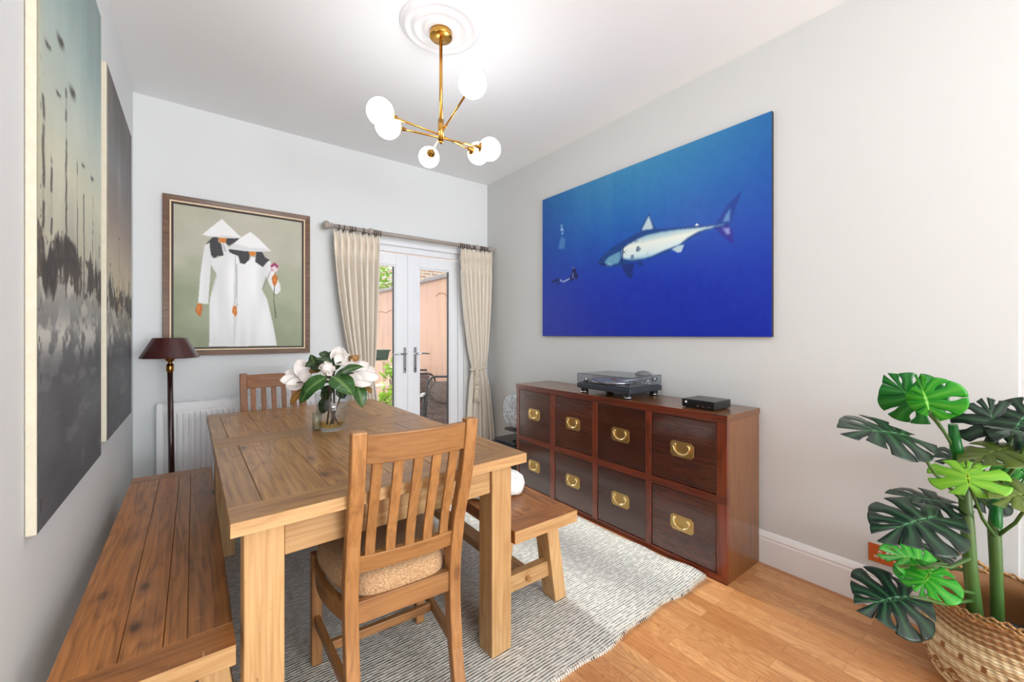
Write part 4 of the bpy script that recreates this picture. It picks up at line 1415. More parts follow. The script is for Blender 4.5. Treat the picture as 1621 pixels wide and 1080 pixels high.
rings = [0.045, 0.085, 0.135, 0.150, 0.172, 0.24, 0.328, 0.345, 0.362, 0.382] + [1.165, 1.185, 1.205, 1.235, 1.265, 1.32, 1.40, 1.42, 1.44, 1.47]
for k, x in enumerate(rings):
    mb = MB()
    mb.torus((0, 0, 0), 0.0245, 0.0032, 'x', 20, 6)
    a = random.uniform(-0.25, 0.25)
    mb.v = [(x + v[0] + v[2] * a * 0.5, v[1], v[2] - 0.006) for v in mb.v]
    rgk = mb.build('curtain_ring', M['bronze'], cp)

def curtain(name, label, top, waist, hem, waist_z, folds, seed):
    """top/waist/hem: (x0, x1) of the cloth at those heights"""
    r = random.Random(seed)
    ph = [r.uniform(-0.35, 0.35) for _ in range(folds + 2)]
    NS, NZ = folds * 14, 74
    ZT, ZB = ZP - 0.028, 0.02
    root = thing(name, label, 'curtain', ((top[0] + top[1]) / 2, YP, 0), 0, 'cream curtains')
    ox = (top[0] + top[1]) / 2
    def widths(z):
        if z > waist_z:
            t_ = (ZT - z) / (ZT - waist_z)
            e = t_ ** 1.7
            # cloth stays wide, then swoops to the tie
            return [top[i] + (waist[i] - top[i]) * (e if i == (0 if name_side < 0 else 1) or True else t_) for i in (0, 1)]
        t_ = (waist_z - z) / (waist_z - ZB)
        e = t_ ** 0.75
        return [waist[i] + (hem[i] - waist[i]) * e for i in (0, 1)]
    name_side = seed
    pts, gc = [], []
    for j in range(NZ + 1):
        z = ZT + (ZB - ZT) * j / NZ
        x0, x1 = widths(z)
        w = x1 - x0
        near_waist = math.exp(-((z - waist_z) / 0.10) ** 2)
        for i in range(NS + 1):
            s_ = i / NS
            fp = s_ * folds
            k = int(min(folds - 1, fp))
            warp = 0.10 * math.sin(2 * PI * fp * 0.5 + z * 2 + seed)
            c_ = math.cos(2 * PI * (fp + ph[k] * 0.0) + warp)
            sn_ = math.sin(2 * PI * fp * 2 + ph[k])
            amp = 0.040 * (1 - 0.6 * near_waist)
            # pinch pleats in the heading
            hz = ZT - z
            if hz < 0.22:
                pinch = math.exp(-((hz - 0.105) / 0.035) ** 2)
                amp = 0.024 + 0.014 * pinch
                xx = x0 + w * (fp - 0.030 * math.sin(2 * PI * fp) * (0.4 + 4.6 * pinch)) / folds
                yy = -amp * c_ - 0.006 * math.cos(6 * PI * fp) * (1 - pinch)
            else:
                g_ = min(1, (hz - 0.22) / 0.3)
                xx = x0 + w * (fp + 0.05 * g_ * sn_ / 2 + 0.05 * g_ * math.sin(2 * PI * fp + 1.0)) / folds
                yy = -amp * c_ * (1 + 0.3 * g_ * math.sin(k * 2.1)) - 0.005 * sn_
            if z < waist_z: yy *= 1.0 + 0.5 * (waist_z - z)
            y = yy
            pts.append((xx - ox, y, z))
            gc.append((z, s_, 0))
    mb = MB()
    i0 = mb.verts(pts, gc)
    for j in range(NZ):
        for i in range(NS):
            a = i0 + j * (NS + 1) + i
            mb.face((a, a + 1, a + NS + 2, a + NS + 1), True)
    mb.build('drape', M['linen'], root, solid=0.003)
    return root, ox
cl, ox = curtain('curtain', 'cream pinch-pleated curtain left of the glass doors, swept towards the wall', (0.862, 1.228), (1.02, 1.185), (0.96, 1.25), 0.86, 7, 3)
def tie(root, ox, x0, x1, z, tassel_x):
    mb = MB()
    N = 40
    loop = []
    cx, rx, ry = (x0 + x1) / 2 - ox, (x1 - x0) / 2 + 0.012, 0.046
    for k in range(N + 1):
        a = 2 * PI * k / N
        loop.append((cx + rx * math.cos(a), ry * math.sin(a) - 0.002, z + 0.012 * math.cos(a) + 0.004 * math.sin(a * 12)))
    mb.tube(loop, 0.011, 8)
    b = mb.build('rope_tieback', M['rope'], root)
    mb = MB()
    tx = tassel_x - ox
    for s_ in (0, PI):
        mb.tube([(tx + 0.012 * math.sin(q * 1.1 + s_), -0.058 + 0.006 * math.cos(q * 1.1 + s_), z - q * 0.021) for q in range(9)], 0.0085, 8)
    mb.lathe([(0.002, 0), (0.018, -0.008), (0.024, -0.026), (0.017, -0.042)], 16, (tx, -0.058, z - 0.165), 'z')
    tt = mb.build('tassel_cord', M['rope'], b)
    mb = MB()
    for k in range(34):
        a = 2 * PI * k / 34
        r0, r1 = 0.014, 0.034
        mb.tube([(tx + r0 * math.cos(a), -0.058 + r0 * math.sin(a) * 0.8, z - 0.195), (tx + (r0 + r1) / 2 * math.cos(a), -0.058 + 0.024 * math.sin(a) * 0.8, z - 0.25), (tx + r1 * math.cos(a), -0.058 + r1 * 0.8 * math.sin(a), z - 0.325 - 0.006 * math.sin(k * 3))], 0.0032, 5)
    mb.build('tassel_fringe', M['rope'], tt)
tie(cl, ox, 1.02, 1.185, 0.86, 1.06)
cr, ox = curtain('curtain', 'cream pinch-pleated curtain right of the glass doors, tied with a rope tassel', (2.025, 2.382), (2.165, 2.312), (2.10, 2.415), 0.875, 7, 5)
tie(cr, ox, 2.165, 2.312, 0.885, 2.185)

# ================================================================ FLOOR LAMP
fl = thing('floor_lamp', 'slim oxblood floor lamp with a tapered maroon shade in the back left corner', 'lamp', (-0.134, 3.335, 0))
m = MB(); m.lathe([(0.001, 0), (0.125, 0), (0.128, 0.012), (0.10, 0.022), (0.03, 0.034), (0.02, 0.05), (0.001, 0.05)], 36)
m.build('base', M['maroon_pole'], fl)
m = MB(); m.tube([(0.012, 0, 0.04), (0.006, 0, 0.5), (0.0, 0, 1.00)], [0.0165, 0.0155, 0.0145], 20)
m.build('pole', M['maroon_pole'], fl)
m = MB(); m.lathe([(0.0145, 0.985), (0.019, 0.992), (0.019, 1.032), (0.013, 1.038), (0.012, 1.05), (0.022, 1.056), (0.026, 1.07), (0.024, 1.088), (0.012, 1.10), (0.009, 1.12), (0.009, 1.15)], 24)
for k in range(3):
    a = k * 2 * PI / 3
    m.tube([(0, 0, 1.14), (0.137 * math.cos(a) * 0.72, 0.137 * math.sin(a) * 0.72, 1.14)], 0.002, 6)
m.build('brass_collar', metal('aged_brass', (170, 124, 64), 0.25), fl)
m = MB()
m.lathe([(0.146, 1.075), (0.1485, 1.079), (0.087, 1.196), (0.084, 1.199), (0.0815, 1.198), (0.085, 1.194), (0.145, 1.078), (0.146, 1.075)], 72, smooth=False)
m.build('lamp_shade', M['maroon'], fl)

# ================================================================ TURNTABLE
tt = thing('record_player', 'black and silver record player under a smoked lid on the drawer chest', 'turntable', (2.055, 1.53, CZ), 0)
PW, PD = 0.335, 0.435    # depth to the wall (x), width (y)
m = MB()
m.box(0, PW, 0, PD, 0.034, 0.068)
m.build('plinth', M['slate'], tt, bevel=0.006)
m = MB(); m.box(0.012, PW - 0.012, 0.012, PD - 0.012, 0.0685, 0.073)
m.build('deck_plate', plain('brushed_grey_deck', (96, 98, 104), 0.35, 0.6), tt, bevel=0.002)
for x in (0.035, PW - 0.035):
    for y in (0.04, PD - 0.04):
        mb = MB(); mb.lathe([(0.026, 0), (0.026, 0.018), (0.024, 0.020), (0.024, 0.024), (0.026, 0.026), (0.026, 0.034)], 24, (x, y, 0), 'z', True, True)
        f = mb.build('foot', M['black'], tt)
        mb = MB(); mb.lathe([(0.0268, 0.005), (0.0268, 0.012)], 24, (x, y, 0), 'z', True, True)
        mb.build('chrome_band', M['chrome'], f)
m = MB(); m.lathe([(0.001, 0.073), (0.150, 0.073), (0.154, 0.077), (0.154, 0.086), (0.150, 0.090), (0.001, 0.090)], 64, (0.166, 0.255, 0))
m.build('platter', M['chrome'], tt)
m = MB(); m.lathe([(0.001, 0.0905), (0.147, 0.0905), (0.147, 0.0925), (0.05, 0.0925), (0.001, 0.0925)], 64, (0.166, 0.255, 0))
m.build('slipmat', plain('blue_grey_slipmat', (140, 158, 184), 0.5), tt)
m = MB(); m.lathe([(0.001, 0.093), (0.02, 0.093), (0.02, 0.095), (0.001, 0.095)], 24, (0.166, 0.255, 0))
m.build('record_label', plain('red_label', (176, 38, 34), 0.5), tt)
m = MB()
m.lathe([(0.034, 0.073), (0.034, 0.082), (0.026, 0.084), (0.026, 0.10), (0.018, 0.104)], 24, (0.262, 0.062, 0), 'z', True, True)
m.tube([(0.305, 0.045, 0.104), (0.262, 0.062, 0.106), (0.16, 0.092, 0.104), (0.10, 0.13, 0.100), (0.085, 0.155, 0.098)], 0.0045, 8)
m.lathe([(0.016, -0.02), (0.016, 0.016)], 18, (0.312, 0.043, 0.104), 'x', True, True)
m.box(0.072, 0.098, 0.145, 0.182, 0.094, 0.100)
m.tube([(0.235, 0.035, 0.073), (0.235, 0.035, 0.112)], 0.005, 8)
m.build('tonearm', M['chrome'], tt)
m = MB(); m.lathe([(0.017, 0.073), (0.017, 0.098), (0.015, 0.10)], 20, (0.045, 0.395, 0), 'z', True, True)
m.lathe([(0.006, 0.073), (0.006, 0.095)], 12, (0.05, 0.16, 0), 'z', True, True)
m.build('speed_knob', M['chrome'], tt)
m = MB()
a, b, z0, z1 = 0.004, 0.003, 0.0715, 0.128
def shell(mb, x0, x1, y0, y1, z0, z1, th):
    mb.box(x0, x1, y0, y0 + th, z0, z1); mb.box(x0, x1, y1 - th, y1, z0, z1)
    mb.box(x0, x0 + th, y0 + th, y1 - th, z0, z1); mb.box(x1 - th, x1, y0 + th, y1 - th, z0, z1)
    mb.box(x0, x1, y0, y1, z1, z1 + th)
shell(m, 0.004, PW - 0.004, 0.004, PD - 0.004, 0.0735, 0.130, 0.003)
m.build('dust_cover', M['lid'], tt)
m = MB()
for (x, y) in ((0.004, 0.004), (0.004, PD - 0.006), (PW - 0.006, 0.004)):
    m.box(x, x + 0.002, y, y + 0.002, 0.0735, 0.133)
m.box(0.003, PW - 0.003, 0.003, 0.005, 0.1305, 0.1335); m.box(0.003, 0.005, 0.003, PD - 0.003, 0.1305, 0.1335)
m.build('lid_edge', plain('dark_lid_edge', (50, 52, 56), 0.3), tt)
# curved grey cap lying on the lid
m = MB()
m.sphere((0, 0, 0), 1, 28, 14)
m.v = [(0.255 + v[0] * 0.052, 0.085 + v[1] * 0.052, 0.1335 + max(0, v[2]) * 0.024) for v in m.v]
cap = m.build('record_cleaner', plain('grey_felt_pad', (120, 116, 118), 0.8), loc=(2.055, 1.53, CZ))
tag(cap, 'small domed grey pad resting on the record player lid', 'record cleaner')

# phono box
pb = thing('media_box', 'small glossy black electronic box at the near end of the drawer chest', 'electronic box', (2.10, 1.045, CZ))
m = MB(); m.box(0, 0.175, 0, 0.180, 0.004, 0.047)
m.build('case', M['black'], pb, bevel=0.004)
m = MB(); m.lathe([(0.006, -0.002), (0.006, 0.001)], 16, (0, 0.155, 0.032), 'x', True, True)
m.build('power_light', plain('white_indicator', (235, 238, 245), 0.3), pb)
m = MB()
for y in (0.03, 0.06, 0.09): m.lathe([(0.004, -0.001), (0.004, 0.001)], 12, (0, y, 0.016), 'x', True, True)
m.build('front_socket', M['chrome'], pb)
m = MB()
for x in (0.02, 0.155):
    for y in (0.02, 0.16): m.lathe([(0.008, 0), (0.008, 0.004)], 12, (x, y, 0), 'z', True, True)
m.build('foot', M['black_matt'], pb)
m = MB(); m.tube([(0.172, 0.05, 0.02), (0.19, 0.045, 0.021), (0.215, 0.04, 0.014), (0.235, 0.06, 0.006), (0.25, 0.12, 0.0035), (0.262, 0.30, 0.0035)], 0.003, 8)
m.build('cable', M['black'], pb)

# silver fan heater thing beyond the chest: crinkled panel lamp on a black stand
sl = thing('crinkled_lamp', 'silvery white crinkled lamp standing in the corner beyond the drawer chest', 'lamp', (2.24, 2.86, 0.30))
m = MB()
prof = []
N = 40
loops = []
for k in range(13):
    v = -1 + 2 * k / 12
    z = 0.245 + v * 0.150
    w = (1 - abs(v) ** 3.2) ** 0.45 if abs(v) < 1 else 0.02
    w = max(0.25, w)
    l = []
    for q in range(N):
        a = 2 * PI * q / N
        rx = 0.085 * w * (1 + 0.04 * math.sin(q * 5 + k * 3) + 0.03 * math.sin(q * 9 - k * 4))
        ca, sa = math.cos(a), math.sin(a)
        l.append((rx * abs(ca) ** 0.7 * (1 if ca > 0 else -1) * 0.9, 0.155 * w * abs(sa) ** 0.7 * (1 if sa > 0 else -1), z))
    loops.append(l)
m.strip(loops, True, True)
m.build('crinkled_shade', M['foil'], sl)
m = MB(); m.box(-0.05, 0.05, -0.10, 0.12, 0.068, 0.088)
m.build('shade_plate', M['black'], sl, bevel=0.003)
m = MB(); m.tube([(0, -0.03, 0.01), (0, -0.03, 0.08)], 0.012, 10)
m.lathe([(0.06, 0), (0.06, 0.012), (0.02, 0.016)], 24, (0, -0.03, 0), 'z', True, True)
m.build('stem', M['black'], sl)
bx = thing('black_unit', 'low black hi-fi unit on the floor beneath the crinkled silver lamp', 'hi-fi unit', (2.10, 2.70, 0.0))
m = MB(); m.box(0, 0.29, 0, 0.36, 0.012, 0.275)
m.build('case', M['black_matt'], bx, bevel=0.005)
m = MB(); m.box(0.02, 0.26, 0.03, 0.34, 0.2755, 0.299)
m.build('top_tray', M['black'], bx, bevel=0.004)
m = MB()
for x in (0.03, 0.26):
    for y in (0.03, 0.33): m.lathe([(0.015, 0), (0.015, 0.012)], 14, (x, y, 0), 'z', True, True)
m.build('foot', M['black'], bx)

# cushion on the right bench
m = MB()
N = 40
rings_ = []
for k, z in ((0.80, 0.0), (0.97, 0.01), (1.0, 0.035), (0.96, 0.062), (0.82, 0.082), (0.5, 0.094), (0.02, 0.098)):
    l = []
    for q in range(N):
        a = 2 * PI * q / N
        e = 0.8
        ca, sa = math.cos(a), math.sin(a)
        w_ = 1 + 0.03 * math.sin(5 * a) + 0.02 * math.sin(9 * a + 1)
        l.append((0.165 * k * w_ * abs(ca) ** e * (1 if ca > 0 else -1), 0.205 * k * w_ * abs(sa) ** e * (1 if sa > 0 else -1), z + 0.005 * math.sin(7 * a) * k))
    rings_.append(l)
m.strip(rings_, True, True)
cu = m.build('seat_pad', M['fleece'], loc=(1.135, 1.71, 0.463))
tag(cu, 'round fluffy white seat pad on the right-hand bench, half hidden by the table', 'cushion')

# ================================================================ SOCKET
so = thing('wall_socket', 'copper double socket plate on the right wall above the baseboard, behind the monstera', 'socket', (XR, 0.505, 0.20))
m = MB(); m.box(-0.005, 0, -0.146, 0, 0, 0.080)
m.build('face_plate', M['copper'], so, bevel=0.0015)
for c_ in (-0.040, -0.106):
    mb = MB()
    for (dy, dz, w_, h_) in ((0, 0.047, 0.0055, 0.007), (0.013, 0.026, 0.007, 0.0045), (-0.013, 0.026, 0.007, 0.0045)):
        mb.box(-0.0062, -0.005, c_ + dy - w_, c_ + dy + w_, dz - h_, dz + h_)
    o_ = mb.build('socket_outlet', M['white_plastic'], so, bevel=0.001)
    mb = MB()
    for (dy, dz, w_, h_) in ((0, 0.047, 0.003, 0.0045), (0.013, 0.026, 0.0045, 0.002), (-0.013, 0.026, 0.0045, 0.002)):
        mb.box(-0.0066, -0.0062, c_ + dy - w_, c_ + dy + w_, dz - h_, dz + h_)
    mb.build('pin_hole', M['copper'], o_)
for c_ in (-0.066, -0.080):
    mb = MB(); mb.box(-0.0085, -0.005, c_ - 0.005, c_ + 0.005, 0.048, 0.066)
    mb.build('rocker_switch', M['white_plastic'], so, bevel=0.001)

# ================================================================ PENDANT LIGHT
hub = Vector((0.985, 1.885, 2.25))
pn = thing('pendant_light', 'brass sputnik pendant light with six glowing opal globes under the ceiling rose', 'pendant light', hub)
m = MB()
zt = HC - 0.031 - hub.z
m.lathe([(0.001, zt - 0.028), (0.054, zt - 0.028), (0.057, zt - 0.025), (0.057, zt), (0.001, zt)], 40)
m.build('ceiling_canopy', M['brass'], pn)
m = MB(); m.tube([(0, 0, zt - 0.03), (0, 0, 0.05)], 0.0085, 14)
m.build('drop_rod', M['brass'], pn)
m = MB(); m.tube([(0, 0, 0.062), (0, 0, -0.045)], 0.0145, 16)
m.lathe([(0.006, -0.06), (0.011, -0.055), (0.011, -0.046)], 14, (0, 0, 0), 'z', True, True)
m.tube([(0, 0, 0.03), (0.028, -0.006, 0.03)], 0.007, 10)
m.build('hub', M['brass'], pn)
globes = [((0.924, 1.484, 2.281), (1.100, 2.256, 2.279), (0.018, -0.002, 0.028)),
          ((0.665, 1.863, 2.238), (1.256, 1.956, 2.238), (0, 0, -0.012)),
          ((0.727, 1.930, 2.220), (1.255, 1.842, 2.220), (0, 0, -0.030))]
for a, b, off in globes:
    a, b, off = Vector(a) - hub, Vector(b) - hub, Vector(off)
    d = (b - a).normalized()
    mid = off
    mb = MB()
    mb.tube([a + d * 0.058, (a + b) / 2 * 0.3 + mid * 0.7, b - d * 0.058], 0.0048, 10)
    arm = mb.build('arm', M['brass'], pn)
    for p, s_ in ((a, 1), (b, -1)):
        ax = (mid - p).normalized()
        mb = MB()
        x_, y_, n_ = frame(ax, (0, 0, 1))
        def ringp(r, h):
            return [p + ax * h + (y_ * math.cos(q) + n_ * math.sin(q)) * r for q in [2 * PI * k / 20 for k in range(20)]]
        mb.strip([ringp(0.026, 0.0555), ringp(0.024, 0.060), ringp(0.010, 0.064), ringp(0.009, 0.082), ringp(0.001, 0.083)], True, True)
        mb.build('globe_holder', M['brass'], arm)
        mb = MB(); mb.sphere(p, 0.060, 32, 18)
        mb.build('glass_globe', M['globe'], arm)

# ================================================================ VASE OF MAGNOLIA
VO = Vector((0.503, 2.055, 0.7715))
vs = thing('flower_vase', 'tapered clear glass vase with a little amber water on the dining table', 'vase', VO)
m = MB()
prof_o = [(0.001, 0.0), (0.046, 0.0), (0.052, 0.004), (0.056, 0.02), (0.064, 0.08), (0.073, 0.175)]
prof_i = [(0.0705, 0.175), (0.060, 0.08), (0.050, 0.024), (0.044, 0.016), (0.001, 0.015)]
m.lathe(prof_o + [(0.0715, 0.1755), (0.070, 0.172)], 48, sy=0.9)
m.build('glass_body', M['vase_glass'], vs)
m = MB(); m.lathe([(0.001, 0.0158), (0.043, 0.0168), (0.0495, 0.0255), (0.0525, 0.040), (0.001, 0.040)], 40, sy=0.9)
m.build('water', M['water'], vs)
def oval_leaf(mb, base, tip, width, normal, fold=0.25, droop=0.12, twist=0.0, N=16, K=8, thick=False):
    base, tip = Vector(base), Vector(tip)
    L_ = (tip - base).length
    x, y, n = frame(tip - base, normal)
    pts, vn, gc = [], [], []
    for i in range(N + 1):
        t_ = i / N
        w = width / 2 * (math.sin(PI * min(1, t_ ** 0.85)) ** 0.75) * (1 - 0.15 * t_) + 0.0006
        if t_ > 0.88: w *= 1 - (t_ - 0.88) / 0.12 * 0.8
        bend = droop * L_ * (1 - (2 * t_ - 1) ** 2)
        for k in range(K + 1):
            s_ = -1 + 2 * k / K
            h = bend + abs(s_) * w * fold - 0.10 * w * s_ * s_ + 0.05 * w * math.sin(t_ * 14) * abs(s_) + twist * s_ * w * t_
            pts.append(base + x * (L_ * t_) + y * (w * s_) + n * h)
            mid = math.exp(-(s_ / 0.05) ** 2) * 0.9
            vn.append(min(1, mid + 0.35 * max(0, math.cos((t_ * 9 - abs(s_) * 1.2) * 2 * PI)) ** 12 * (abs(s_) > 0.1)))
            gc.append((L_ * t_, w * s_, 0))
    i0 = mb.verts(pts, gc, None, vn)
    for i in range(N):
        for k in range(K):
            a = i0 + i * (K + 1) + k
            mb.face((a, a + 1, a + K + 2, a + K + 1), True)
bq = thing('magnolia_bunch', 'bunch of white magnolia blooms with glossy green leaves standing in the glass vase', 'flowers', VO)
TV = 1.935
CAM = Vector((0, 0, EYE))
toC = (CAM - VO).normalized()
rightv = Vector((math.cos(YAW), -math.sin(YAW), 0))
upv = Vector((0, 0, 1))
def L3(px, py, dt=0.0): return at(px, py, TV + dt) - VO
# base, tip pixel (with depth), width, normal in (right, up, toward camera)
mleaves = [
    ((527, 600, -.05), (577, 581, -.08), .075, (-.2, .75, .65), 'mag_leaf'),
    ((526, 596, -.09), (560, 627, -.14), .105, (.25, .35, .9), 'mag_leaf'),
    ((517, 597, -.09), (481, 625, -.13), .085, (-.2, .45, .85), 'mag_leaf'),
    ((512, 594, -.03), (475, 640, -.07), .080, (-.35, .3, .9), 'mag_leaf'),
    ((563, 606, -.02), (574, 646, -.04), .070, (.3, .3, .9), 'mag_leaf'),
    ((514, 572, .03), (482, 581, -.03), .065, (-.2, .6, .8), 'mag_dark'),
    ((522, 566, .04), (504, 560, .02), .05, (-.1, .6, .8), 'mag_dark'),
    ((520, 574, .02), (541, 575, .0), .05, (.2, .6, .8), 'mag_dark'),
    ((510, 584, .02), (488, 590, .0), .05, (-.2, .5, .8), 'mag_brown'),
    ((506, 588, .0), (491, 561, .0), .055, (-.4, .3, .8), 'mag_dark'),
    ((518, 580, .04), (524, 556, .03), .055, (0, .5, .8), 'mag_dark'),
    ((530, 578, .0), (498, 568, -.02), .045, (0, .8, .5), 'mag_dark'),
    ((532, 586, .02), (526, 566, .0), .06, (.3, .2, .9), 'mag_dark'),
    ((566, 572, .03), (559, 562, .02), .04, (0, .3, .9), 'mag_brown'),
    ((552, 572, .03), (560, 563, .02), .03, (0, .6, .7), 'mag_brown'),
    ((480, 616, -.02), (459, 643, -.04), .040, (-.3, .2, .9), 'mag_brown'),
    ((578, 612, .02), (588, 624, .0), .03, (.5, .2, .8), 'mag_brown'),
    ((560, 600, .05), (590, 606, .06), .05, (.3, .7, .5), 'mag_dark'),
    ((520, 610, .0), (516, 640, .02), .055, (-.3, .1, .9), 'mag_dark'),
    ((524, 628, .02), (507, 655, .04), .065, (-.2, .1, .9), 'mag_dark'),
    ((536, 612, .0), (545, 632, .01), .06, (.3, .1, .9), 'mag_dark'),
    ((528, 622, -.01), (508, 614, .02), .05, (0, .4, .8), 'mag_dark'),
    ((532, 604, .08), (560, 590, .14), .06, (.2, .8, .4), 'mag_dark'),
    ((520, 600, .08), (500, 596, .16), .06, (-.2, .8, .4), 'mag_dark'),
]
for (b, tp_, w, nn, mt) in mleaves:
    mb = MB()
    nrm = rightv * nn[0] + upv * nn[1] + toC * nn[2]
    oval_leaf(mb, L3(*b), L3(*tp_), w, nrm, 0.22, 0.10)
    mb.build('leaf', M[mt], bq)
# stems
m = MB()
for (a, b_) in (((518, 672, -.02), (524, 600, -.04)), ((528, 672, 0.0), (528, 590, .02)), ((536, 672, .02), (510, 628, .0)), ((522, 674, .01), (541, 622, 0)),
                ((527, 673, -.01), (520, 610, -.02))):
    p0, p1 = L3(*a), L3(*b_)
    p0.z = max(p0.z, 0.022)
    m.tube([p0, (p0 + p1) / 2 + Vector((0.003, 0.002, 0)), p1], [0.0045, 0.004, 0.0035], 8)
core = L3(526, 605, 0)
for tgt in ((517, 586, -.06), (480, 600, 0), (470, 606, -.02), (536, 566, .02), (566, 590, .04), (562, 578, .06), (563, 606, -.02), (512, 592, -.03), (530, 578, 0), (481, 614, -.01), (574, 606, .03)):
    p1 = L3(*tgt)
    m.tube([core, (core + p1) / 2 + Vector((0, 0, 0.01)), p1], [0.0035, 0.003, 0.0025], 7)
m.build('stem', M['twig'], bq)
def petal(mb, base, tip, width, normal, cup=0.5, N=10, K=8):
    base, tip = Vector(base), Vector(tip)
    L_ = (tip - base).length
    x, y, n = frame(tip - base, normal)
    pts = []
    for i in range(N + 1):
        t_ = i / N
        w = width / 2 * (math.sin(PI * min(1, 0.10 + 0.88 * t_ ** 1.15)) ** 0.6)
        if t_ == 1: w *= 0.35
        for k in range(K + 1):
            s_ = -1 + 2 * k / K
            h = cup * w * s_ * s_ - cup * 0.35 * L_ * math.sin(PI * t_ * 0.9) + 0.04 * w * math.sin(5 * t_ + 3 * s_)
            pts.append(base + x * (L_ * t_) + y * (w * s_) + n * h)
    i0 = mb.verts(pts)
    for i in range(N):
        for k in range(K):
            a = i0 + i * (K + 1) + k
            mb.face((a, a + 1, a + K + 2, a + K + 1), True)
def bloom(name, label, petals):
    root = None
    mb = MB()
    for (b, tp_, w, nn, cup) in petals:
        nrm = rightv * nn[0] + upv * nn[1] + toC * nn[2]
        petal(mb, L3(*b), L3(*tp_), w, nrm, cup)
    o = mb.build('bloom', M['petal'], bq, solid=0.0012)
    return o
bloom('bloom', 'wide open bloom', [   # left bloom
    ((484, 602, 0), (443, 601, -.04), .085, (-.1, .75, .6), .45),
    ((484, 604, -.01), (452, 612, -.05), .06, (-.1, .2, .9), .4),
    ((486, 600, .01), (472, 570, .0), .075, (.3, .1, .9), .5),
    ((488, 600, .0), (482, 574, .03), .07, (-.5, .2, .8), .5),
    ((486, 604, -.02), (480, 588, -.04), .05, (.0, .2, .9), .6),
    ((484, 600, .04), (452, 586, .05), .07, (-.1, .8, .5), .4)])
bloom('bloom', 'bloom', [            # upper bloom
    ((534, 577, .02), (538, 549, .03), .075, (.0, .1, 1), .55),
    ((532, 577, .03), (524, 556, .05), .06, (-.6, .2, .8), .5),
    ((538, 577, .03), (552, 561, .03), .06, (.6, .2, .8), .5),
    ((536, 578, .0), (540, 558, -.01), .05, (.1, .2, 1), .6),
    ((545, 576, .05), (572, 572, .05), .06, (.3, .6, .7), .4),
    ((548, 574, .06), (558, 563, .07), .05, (.3, .3, .9), .4)])
bloom('bloom', 'bloom', [            # right wide bloom
    ((566, 588, .02), (598, 602, .0), .085, (.2, .75, .6), -.35),
    ((562, 590, .01), (584, 612, -.03), .10, (.1, .65, .7), -.3),
    ((562, 592, .0), (560, 612, -.03), .09, (-.1, .6, .8), -.25),
    ((566, 590, .04), (583, 575, .06), .07, (.2, .4, .8), .4),
    ((572, 590, .04), (594, 588, .05), .07, (.3, .6, .6), .3),
    ((566, 596, -.01), (577, 601, -.03), .03, (.1, .7, .6), .5)])
# tight round bud at the front
mb = MB()
bc = L3(517, 583, -.09)
for k in range(7):
    a = k * 2.4
    d = (rightv * math.cos(a) + upv * math.sin(a))
    off = 0.012 + 0.004 * (k % 3)
    petal(mb, bc - toC * 0.02 + d * off * 1.4, bc + toC * 0.02 - d * 0.002 + d * off * 0.3, 0.052, d, 0.75)
mb.sphere(bc - toC * 0.004, 0.026, 18, 12)
mb.build('bud', M['petal'], bq)
# candle glass beside the vase
cd = thing('candle_glass', 'small cream candle in a straight glass behind the vase on the table', 'candle', (0.452, 2.115, 0.7715))
m = MB(); m.lathe([(0.001, 0.001), (0.018, 0.001), (0.018, 0.062), (0.001, 0.064)], 28); m.build('wax', M['candle'], cd)
m = MB(); m.lathe([(0.001, 0.0), (0.021, 0.0), (0.021, 0.085), (0.0195, 0.085), (0.0195, 0.0008), (0.001, 0.0008)], 28); m.build('glass', M['vase_glass'], cd)

